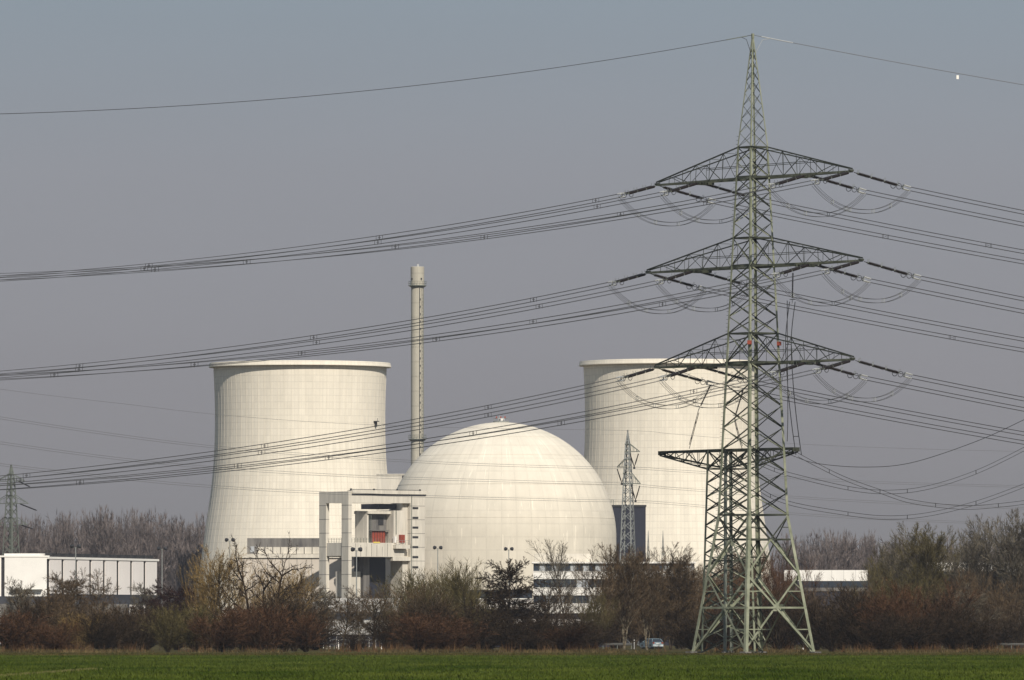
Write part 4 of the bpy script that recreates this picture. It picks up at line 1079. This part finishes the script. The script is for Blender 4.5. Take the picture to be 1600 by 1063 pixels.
B = {
 'red': bark('red_brown_twigs', (0.052, 0.027, 0.014), (0.125, 0.066, 0.036), 3),
 'dark': bark('dark_brown_twigs', (0.020, 0.014, 0.009), (0.060, 0.041, 0.025), 3),
 'olive': bark('olive_twigs', (0.070, 0.056, 0.023), (0.14, 0.115, 0.050), 3),
 'brown': bark('warm_brown_twigs', (0.060, 0.041, 0.023), (0.145, 0.100, 0.058), 3),
 'purple': bark('purplish_dark_twigs', (0.022, 0.012, 0.012), (0.045, 0.024, 0.022), 3),
 'grey': bark('grey_twigs', (0.10, 0.085, 0.062), (0.18, 0.155, 0.115), 3),
 'gold': bark('golden_willow_twigs', (0.17, 0.11, 0.04), (0.32, 0.22, 0.09), 3),
 'trunk': bark('bark', (0.050, 0.038, 0.025), (0.10, 0.078, 0.052), 6),
 'pale': bark('pale_bark', (0.16, 0.13, 0.09), (0.27, 0.23, 0.165), 6),
}
SH = {}
D2 = math.radians
SPEC = {
 # levels: (children, angle, ratio, segs)
 'bush': dict(stems=34, spread=0.80, levels=[(10, D2(34), 0.46, 4), (8, D2(38), 0.48, 2), (6, D2(40), 0.6, 1), (0, 0, 0, 1)], trop=0.08, wob=0.22, tw=0.0042, split=1, tlen=1, start=0.05),
 'scrub': dict(stems=44, spread=1.2, levels=[(10, D2(42), 0.44, 3), (8, D2(42), 0.5, 2), (5, D2(40), 0.6, 1), (0, 0, 0, 1)], trop=0.06, wob=0.24, tw=0.0045, split=1, tlen=1, start=0.02),
 'upright': dict(stems=17, spread=0.55, levels=[(17, D2(31), 0.38, 6), (11, D2(30), 0.44, 3), (9, D2(32), 0.55, 1), (0, 0, 0, 1)], trop=0.16, wob=0.15, tw=0.0023, split=1, tlen=1.2, start=0.10),
 'tall': dict(stems=4, spread=0.28, levels=[(22, D2(38), 0.42, 8), (11, D2(34), 0.45, 3), (9, D2(36), 0.5, 2), (5, D2(34), 0.6, 1), (0, 0, 0, 1)], trop=0.15, wob=0.16, tw=0.0019, split=2, tlen=1.2, start=0.20),
 'vase': dict(stems=1, spread=0.1, levels=[(16, D2(42), 0.60, 6), (11, D2(34), 0.5, 4), (9, D2(36), 0.5, 3), (8, D2(36), 0.6, 1), (0, 0, 0, 1)], trop=0.12, wob=0.18, tw=0.0018, split=2, tlen=1.0, start=0.28),
 'alder': dict(stems=1, spread=0.03, levels=[(40, D2(74), 0.40, 8), (14, D2(46), 0.40, 4), (14, D2(50), 0.4, 2), (0, 0, 0, 1)], trop=0.03, wob=0.12, tw=0.0034, split=2, tlen=1.2, start=0.22),
 'flat': dict(stems=2, spread=0.5, levels=[(14, D2(64), 0.9, 5), (12, D2(50), 0.42, 4), (14, D2(55), 0.35, 2), (0, 0, 0, 1)], trop=0.08, wob=0.20, tw=0.005, split=2, tlen=1.0, start=0.5, flat=0.5),
 'birch': dict(stems=1, spread=0.1, levels=[(26, D2(52), 0.42, 6), (12, D2(50), 0.5, 3), (12, D2(40), 0.6, 2), (0, 0, 0, 1)], trop=-0.05, wob=0.16, tw=0.0026, split=2, tlen=1.1, start=0.22),
 'poplar': dict(stems=4, spread=0.26, levels=[(22, D2(34), 0.34, 6), (9, D2(34), 0.42, 2), (6, D2(30), 0.6, 1), (0, 0, 0, 1)], trop=0.16, wob=0.13, tw=0.0036, split=1, tlen=1.0, start=0.05),
 'crooked': dict(stems=3, spread=0.75, levels=[(6, D2(52), 0.58, 8), (6, D2(48), 0.5, 6), (6, D2(46), 0.42, 4), (4, D2(44), 0.5, 1), (0, 0, 0, 1)], trop=0.04, wob=0.50, tw=0.0026, split=3, tlen=1.0, start=0.25, rad0=0.024, tips=2),
 'willow': dict(stems=4, spread=1.0, levels=[(9, D2(50), 0.60, 8), (8, D2(46), 0.46, 5), (8, D2(44), 0.42, 3), (8, D2(42), 0.5, 1), (0, 0, 0, 1)], trop=0.03, wob=0.40, tw=0.0024, split=3, tlen=1.0, start=0.22),
}
def shape(kind, seed):
    if (kind, seed) not in SH: SH[(kind, seed)] = grow(seed, **SPEC[kind])
    return SH[(kind, seed)]
MESHES = {}
def plant(kind, seed, colour, px, Y, ytop, wpx, label, cat='tree', group='trees and bushes of the hedgerow', name=None, wood='trunk', rz=None, z0=-0.05):
    w_, t_, hw = shape(kind, seed)
    key = (kind, seed)
    nm = name or ('bush' if kind in ('bush', 'scrub') else 'tree')
    if key not in MESHES: MESHES[key] = (w_.mesh('trunk', B[wood]), t_.mesh('crown', B[colour]))
    H = WZ(ytop, Y) - z0; p = F / Y; sxy = (wpx / 2 / p) / hw
    o = link(nm, None, None, (WX(px, Y), Y, z0), R_.uniform(0, 6.28) if rz is None else rz, label, cat, group)
    o.scale = (sxy, sxy, H)
    for pn, me, mm in (('stems' if nm == 'bush' else 'trunk', MESHES[key][0], B[wood]), ('twigs' if nm == 'bush' else 'crown', MESHES[key][1], B[colour])):
        c = link(pn, me, o); c.material_slots[0].link = 'OBJECT'; c.material_slots[0].material = mm
    return o
SB = 'bush'
T = []
# left part of the hedgerow
rows = [
 ('bush', 1, 'red', 18, 960, 938, 100, 'wide red-brown bush at the far left edge of the hedge'),
 ('bush', 2, 'dark', 52, 1010, 925, 90, 'dark brown bush behind the leftmost red-brown bush'),
 ('scrub', 1, 'red', 88, 955, 962, 70, 'low red bush between the leftmost and the lamp mast'),
 ('bush', 3, 'brown', 112, 1000, 935, 95, 'brown bush standing under the white hall lamp mast'),
 ('upright', 1, 'brown', 78, 1040, 905, 80, 'thin brown tree overlapping the left part of the white hall'),
 ('bush', 4, 'dark', 158, 970, 950, 85, 'dark bush right of the white hall lamp mast'),
 ('bush', 1, 'brown', 190, 1005, 928, 100, 'brown bush below the right half of the white hall'),
 ('upright', 2, 'dark', 215, 985, 932, 90, 'dark upright bush below the right end of the white hall'),
 ('bush', 2, 'olive', 262, 950, 938, 78, 'yellow-olive bush in front of the flat dark tree'),
 ('bush', 3, 'olive', 305, 975, 930, 90, 'olive-yellow bush between the flat dark tree and the big willow'),
 ('bush', 4, 'red', 345, 950, 945, 105, 'red-brown bush left of the foot of the big willow'),
 ('bush', 1, 'dark', 382, 985, 930, 100, 'dark bush around the foot of the big willow'),
 ('bush', 5, 'red', 412, 955, 935, 110, 'broad red-brown bush right below the big willow'),
 ('bush', 2, 'dark', 446, 975, 925, 100, 'dark brown bush right of the big willow'),
 ('upright', 3, 'brown', 460, 1010, 905, 85, 'brown twiggy tree before the pinkish annex'),
 ('bush', 3, 'red', 478, 960, 945, 75, 'red-brown bush at the left side of the hedge gap'),
 # right of the gap
 ('scrub', 2, 'dark', 556, 1060, 985, 55, 'low dark scrub in the hedge gap'),
 ('vase', 1, 'brown', 585, 1080, 910, 90, 'fine brown tree under the concrete frame, right of the hedge gap'),
 ('bush', 4, 'dark', 605, 1020, 955, 60, 'dark bush left of the rust-coloured mound'),
 ('bush', 5, 'red', 655, 960, 950, 125, 'big rust-coloured rounded bush left of centre'),
 ('bush', 1, 'red', 700, 965, 955, 110, 'rust-coloured bush just right of the biggest rust mound'),
 ('bush', 2, 'dark', 676, 1005, 930, 120, 'dark brown bush behind the rust-coloured mounds'),
 ('bush', 3, 'dark', 750, 1000, 935, 90, 'dark bush left of the layered alder'),
 ('bush', 4, 'dark', 800, 975, 965, 80, 'dark low bush below the layered alder'),
 ('bush', 5, 'dark', 845, 985, 955, 85, 'dark bush below the left end of the office block'),
 ('bush', 1, 'red', 880, 965, 972, 80, 'low dark red bush below the office block'),
 ('bush', 2, 'dark', 905, 990, 958, 70, 'blackish bush left of the two pale trunks'),
 ('scrub', 3, 'dark', 830, 955, 985, 70, 'low scrub at the field edge below the alder'),
 # under and right of the big pylon
 ('bush', 3, 'dark', 1085, 1040, 950, 85, 'blackish bush at the left foot of the big pylon'),
 ('bush', 4, 'dark', 1125, 1050, 955, 80, 'dark bush seen between the left pylon legs'),
 ('bush', 5, 'dark', 1165, 1060, 935, 90, 'dark bush behind the middle of the pylon base'),
 ('bush', 1, 'dark', 1215, 1050, 915, 100, 'dark bush behind the right half of the pylon base'),
 ('bush', 2, 'dark', 1262, 1030, 925, 90, 'dark bush just right of the pylon foot'),
 ('bush', 3, 'dark', 1300, 1000, 925, 100, 'dark brown bush below the white shed'),
 ('bush', 4, 'dark', 1345, 985, 905, 110, 'blackish bush at the right end of the white shed'),
 ('bush', 5, 'red', 1395, 980, 915, 100, 'red-tinged brown bush right of the white shed'),
 ('upright', 1, 'red', 1450, 985, 893, 120, 'tall red-brown bush in the middle of the right hedge'),
 ('bush', 1, 'dark', 1425, 965, 945, 110, 'dark bush in front of the tall red-brown bush'),
 ('bush', 2, 'dark', 1490, 970, 935, 100, 'dark bush right of the tall red-brown bush'),
 ('bush', 3, 'dark', 1530, 965, 955, 75, 'dark rounded bush at the right end of the hedge'),
 ('bush', 4, 'dark', 1375, 960, 955, 90, 'low dark bush in front of the right hedge'),
]
for kind, seed, colr, px, Y, yt, w, lab in rows:
    plant(kind, seed, colr, px, Y, yt, w, lab, cat='bush' if kind in ('bush', 'scrub') else 'tree')
for kind, seed, colr, px, Y, yt, w, lab in rows:
    if 500 < px < 590 or len(lab.split()) > 12: continue
    plant('bush', 1 + (seed + 2) % 5, 'dark', px + 14, 1085 + (px * 7) % 40, min(yt + 24, 968), 95, 'dark undergrowth behind the ' + lab, cat='bush', group='undergrowth in the back row of the hedgerow')
plant('vase', 4, 'brown', 535, 1075, 922, 75, 'thin brown tree in the hedge gap before the white workshop')
plant('birch', 3, 'grey', 560, 1150, 930, 60, 'thin grey tree before the white workshop wall', wood='pale')
# individual trees
plant('crooked', 12, 'dark', 405, 1030, 829, 130, 'large bare tree with crooked dark limbs before the left cooling tower', wood='dark')
plant('vase', 5, 'gold', 352, 1040, 846, 125, 'round golden-twigged willow left of the dark crooked tree')
plant('upright', 4, 'gold', 322, 1050, 862, 60, 'small golden-brown tree at the left side of the round willow', wood='trunk')
plant('flat', 1, 'purple', 290, 1075, 898, 95, 'dark purplish flat-topped tree right of the white hall')
plant('flat', 2, 'purple', 250, 1085, 925, 80, 'lower dark flat-topped tree at the end of the white hall')
plant('birch', 1, 'grey', 22, 1250, 898, 52, 'small grey birch before the bright left end of the white hall', wood='pale')
plant('birch', 2, 'grey', 50, 1260, 905, 48, 'small rounded birch before the bright wall of the white hall', wood='pale')
plant('birch', 3, 'brown', 92, 1250, 888, 55, 'slim brownish birch at the first joint of the white hall', wood='pale')
plant('birch', 1, 'brown', 118, 1240, 884, 62, 'birch around the white hall lamp mast', wood='pale')
plant('birch', 2, 'brown', 152, 1245, 886, 60, 'drooping birch before the middle panels of the white hall', wood='pale')
plant('birch', 3, 'grey', 222, 1260, 905, 45, 'sparse grey tree before the last panel of the white hall', wood='pale')
plant('birch', 4, 'grey', 510, 1200, 915, 70, 'pale grey bushy tree at the foot of the concrete frame', wood='pale')
plant('birch', 2, 'grey', 480, 1230, 900, 60, 'pale tree in the shadow of the concrete frame', wood='pale')
plant('upright', 2, 'olive', 640, 1090, 885, 95, 'olive upright tree right below the concrete frame')
plant('upright', 3, 'olive', 692, 1060, 864, 110, 'tall olive tree left of centre before the dome')
plant('upright', 1, 'olive', 738, 1075, 876, 75, 'olive tree left beside the layered alder')
plant('upright', 4, 'brown', 662, 1040, 905, 110, 'brown upright tree above the rust-coloured bushes')
plant('alder', 1, 'dark', 792, 1040, 868, 110, 'dark alder with layered horizontal branches before the dome')
plant('vase', 2, 'grey', 882, 1120, 836, 95, 'bare slender tree rising above the office block roof')
plant('vase', 3, 'brown', 930, 1110, 850, 85, 'bare tree at the right part of the office block')
plant('vase', 1, 'dark', 862, 1060, 905, 85, 'dark bare tree before the office block windows')
plant('tall', 1, 'brown', 975, 1120, 846, 75, 'tall brown tree on pale trunks left of the parked car', wood='pale')
plant('tall', 2, 'brown', 1010, 1130, 848, 85, 'tall brown tree with pale trunk behind the parked car', wood='pale')
plant('tall', 3, 'brown', 1048, 1150, 844, 85, 'tall brown tree right behind the parked car')
plant('upright', 2, 'brown', 990, 1250, 858, 90, 'brown tree behind the pair of pale trunks')
plant('upright', 3, 'brown', 1080, 1220, 856, 80, 'brown tree left beside the big pylon')
plant('bush', 5, 'dark', 1010, 1260, 920, 110, 'dark undergrowth bush behind the parked car', cat='bush')
plant('bush', 2, 'dark', 1060, 1250, 910, 100, 'dark undergrowth bush left of the pylon', cat='bush')
plant('bush', 3, 'dark', 960, 1300, 935, 90, 'dark undergrowth bush behind the low guard rail', cat='bush')
plant('upright', 1, 'brown', 1120, 1230, 875, 85, 'brown tree seen through the left pylon legs')
plant('tall', 1, 'brown', 1165, 1240, 850, 90, 'brown tree seen through the middle of the pylon')
plant('upright', 4, 'red', 1215, 1230, 845, 75, 'red-brown tree seen through the right pylon legs')
plant('upright', 2, 'red', 1190, 1180, 880, 90, 'lower red-brown tree inside the outline of the pylon base')
for kind, seed, colr, px, Y, yt, w, lab in [
 ('upright', 3, 'brown', 968, 1190, 872, 90, 'brown twiggy tree between the office block and the pale trunks'),
 ('upright', 1, 'brown', 1030, 1200, 862, 95, 'dense brown tree behind the tree pair above the parked car'),
 ('upright', 4, 'brown', 1068, 1180, 875, 90, 'dense brown tree just left of the pylon base'),
 ('upright', 2, 'brown', 1102, 1210, 866, 95, 'dense brown tree crossed by the left pylon leg'),
 ('upright', 3, 'red', 1140, 1200, 878, 90, 'dense red-brown tree behind the left half of the pylon base'),
 ('upright', 1, 'red', 1238, 1190, 862, 70, 'red-brown tree hiding the left end of the white shed'),
 ('upright', 4, 'olive', 622, 1110, 905, 80, 'low olive tree at the right foot of the concrete frame'),
 ('upright', 2, 'olive', 712, 1100, 885, 100, 'dense olive tree between the tall olive tree and the alder'),
 ('upright', 1, 'brown', 765, 1110, 915, 90, 'brown tree hiding the left end of the low office wing'),
 ('upright', 3, 'dark', 835, 1100, 925, 90, 'dark twiggy tree below the left end of the window bands'),
 ('upright', 4, 'brown', 905, 1110, 930, 90, 'brown twiggy tree below the right part of the window bands'),
 ('upright', 1, 'brown', 1290, 1180, 905, 100, 'brown twiggy tree below the middle of the white shed'),
 ('upright', 2, 'brown', 1335, 1190, 898, 90, 'brown twiggy tree below the right end of the white shed'),
 ('upright', 3, 'gold', 440, 1060, 868, 70, 'golden brown tree at the right side of the big willow'),
 ('upright', 4, 'gold', 392, 1070, 880, 75, 'golden brown tree behind the crooked dark tree'),
 ]:
    plant(kind, seed, colr, px, Y, yt, w, lab)
plant('vase', 6, 'gold', 335, 1038, 852, 80, 'loose yellow-tan crown left of the round willow', wood='trunk')
plant('vase', 7, 'gold', 452, 1045, 880, 70, 'yellow-tan twiggy tree between the crooked tree and the concrete frame')
plant('upright', 5, 'olive', 668, 1050, 878, 80, 'yellow-olive tree in the middle of the olive group before the dome')
plant('vase', 8, 'olive', 735, 1045, 868, 70, 'loose olive crown beside the layered alder')
plant('upright', 5, 'gold', 128, 980, 950, 60, 'straw coloured upright shrub near the foot of the white hall lamp mast')
plant('upright', 5, 'olive', 930, 1100, 915, 60, 'olive twiggy shrub left of the pale trunks')
plant('vase', 6, 'olive', 1410, 1080, 900, 80, 'olive crown rising from the right hedge beside the red-brown bush')
# right group of tall pale trees
for kind, seed, colr, px, Y, yt, w, lab in [
 ('tall', 2, 'olive', 1385, 1330, 840, 75, 'slim olive-grey tree, first of the tall group at the right'),
 ('tall', 3, 'grey', 1415, 1320, 822, 80, 'tall pale tree, second of the group at the right'),
 ('tall', 1, 'olive', 1450, 1300, 812, 80, 'tall olive-grey tree above the red-brown bush'),
 ('upright', 3, 'olive', 1478, 1310, 822, 80, 'olive upright tree in the middle of the right group'),
 ('tall', 2, 'grey', 1505, 1290, 838, 70, 'lower pale tree in a dip of the right group'),
 ('tall', 3, 'grey', 1538, 1280, 800, 85, 'tall pale grey tree near the right edge'),
 ('upright', 1, 'grey', 1572, 1290, 798, 85, 'tall upright grey tree second from the right edge'),
 ('tall', 1, 'grey', 1600, 1275, 790, 90, 'tallest grey tree at the right edge'),
 ('upright', 4, 'brown', 1500, 1250, 880, 100, 'brown tree below the pale crowns at the right'),
 ('upright', 2, 'brown', 1545, 1240, 885, 100, 'brown tree in front of the tall grey trees'),
 ('vase', 3, 'grey', 1510, 1100, 905, 80, 'pale branched small tree above the right hedge end'),
 ('upright', 3, 'brown', 1590, 1220, 900, 90, 'brown tree at the right edge above the guard rail'),
 ('upright', 1, 'olive', 1430, 1260, 880, 90, 'olive tree behind the red-brown bush at the right'),
 ('bush', 2, 'dark', 1580, 1260, 940, 80, 'dark bush behind the guard rail at the right edge'),
 ('upright', 4, 'olive', 1360, 1300, 870, 70, 'olive tree at the right end of the white shed'),
 ]:
    plant(kind, seed, colr, px, Y, yt, w, lab, cat='bush' if kind == 'bush' else 'tree')

# far woods, one mass each
def wood(name, label, x0, x1, Y, tops, n, colour, seed, lo=8, cat='wood'):
    r = random.Random(seed); tw = MB()
    shapes = [shape('poplar', s) for s in (1, 2, 3)]
    P = F / Y
    for i in range(n):
        px = x0 + (x1 - x0) * (i + r.random()) / n; Yi = Y + r.uniform(-60, 120)
        w_, t_, hw = shapes[i % 3]
        # crown line interpolated
        yt = tops[-1][1]
        for (xa, ya), (xb, yb) in zip(tops, tops[1:]):
            if px <= xb: yt = ya + (yb - ya) * (px - xa) / (xb - xa); break
        H = WZ(yt + r.gauss(2, 4) + 7 * math.sin(px * 0.11) + 5 * math.sin(px * 0.27 + 1) + (12 if i % 3 == 2 else 0), Yi); s = (r.uniform(30, 46) / 2 / P) / hw
        a = r.uniform(0, 6.28); c_, s__ = math.cos(a) * s, math.sin(a) * s; X0 = WX(px, Yi)
        for b in (w_, t_):
            n0 = len(tw.v)
            tw.v += [(X0 + v[0] * c_ - v[1] * s__, Yi + v[0] * s__ + v[1] * c_, v[2] * H) for v in b.v]
            tw.f += [tuple(k + n0 for k in f) for f in b.f]
    return tw.obj(name, B[colour], label=label, cat=cat, kind='stuff')
B['far'] = bark('far_wood_twigs', (0.10, 0.082, 0.078), (0.20, 0.165, 0.152), 0.06)  # twig colour lightened so that the distance haze is part of it
wood('bare_woodland', 'bare purplish brown poplar wood behind the white hall at the left', -20, 330, 2560, [(-20, 805), (60, 802), (120, 797), (210, 793), (240, 803), (330, 803)], 78, 'far', 5)
wood('bare_woodland', 'bare purplish wood right of the pylon, behind the white shed', 1225, 1460, 2300, [(1225, 838), (1260, 832), (1320, 826), (1360, 832), (1460, 838)], 46, 'far', 6)
wood('bare_woodland', 'bare greyish wood behind the tall trees at the right edge', 1420, 1640, 2200, [(1420, 842), (1640, 835)], 36, 'far', 8)

# ------------------------------------------------------------------ haze
hz = MB().b2(-700, 700, -40, 2900, -1.5, 110).obj('haze', None, kind='stuff')
m = bpy.data.materials.new('thin_haze'); m.use_nodes = True
nt = m.node_tree; nt.nodes.clear()
o = nt.nodes.new('ShaderNodeOutputMaterial'); v = nt.nodes.new('ShaderNodeVolumePrincipled')
v.inputs['Color'].default_value = (0.80, 0.86, 1.0, 1); v.inputs['Density'].default_value = 0.00003; v.inputs['Anisotropy'].default_value = 0.0
nt.links.new(v.outputs[0], o.inputs['Volume'])
hz.data.materials.append(m)
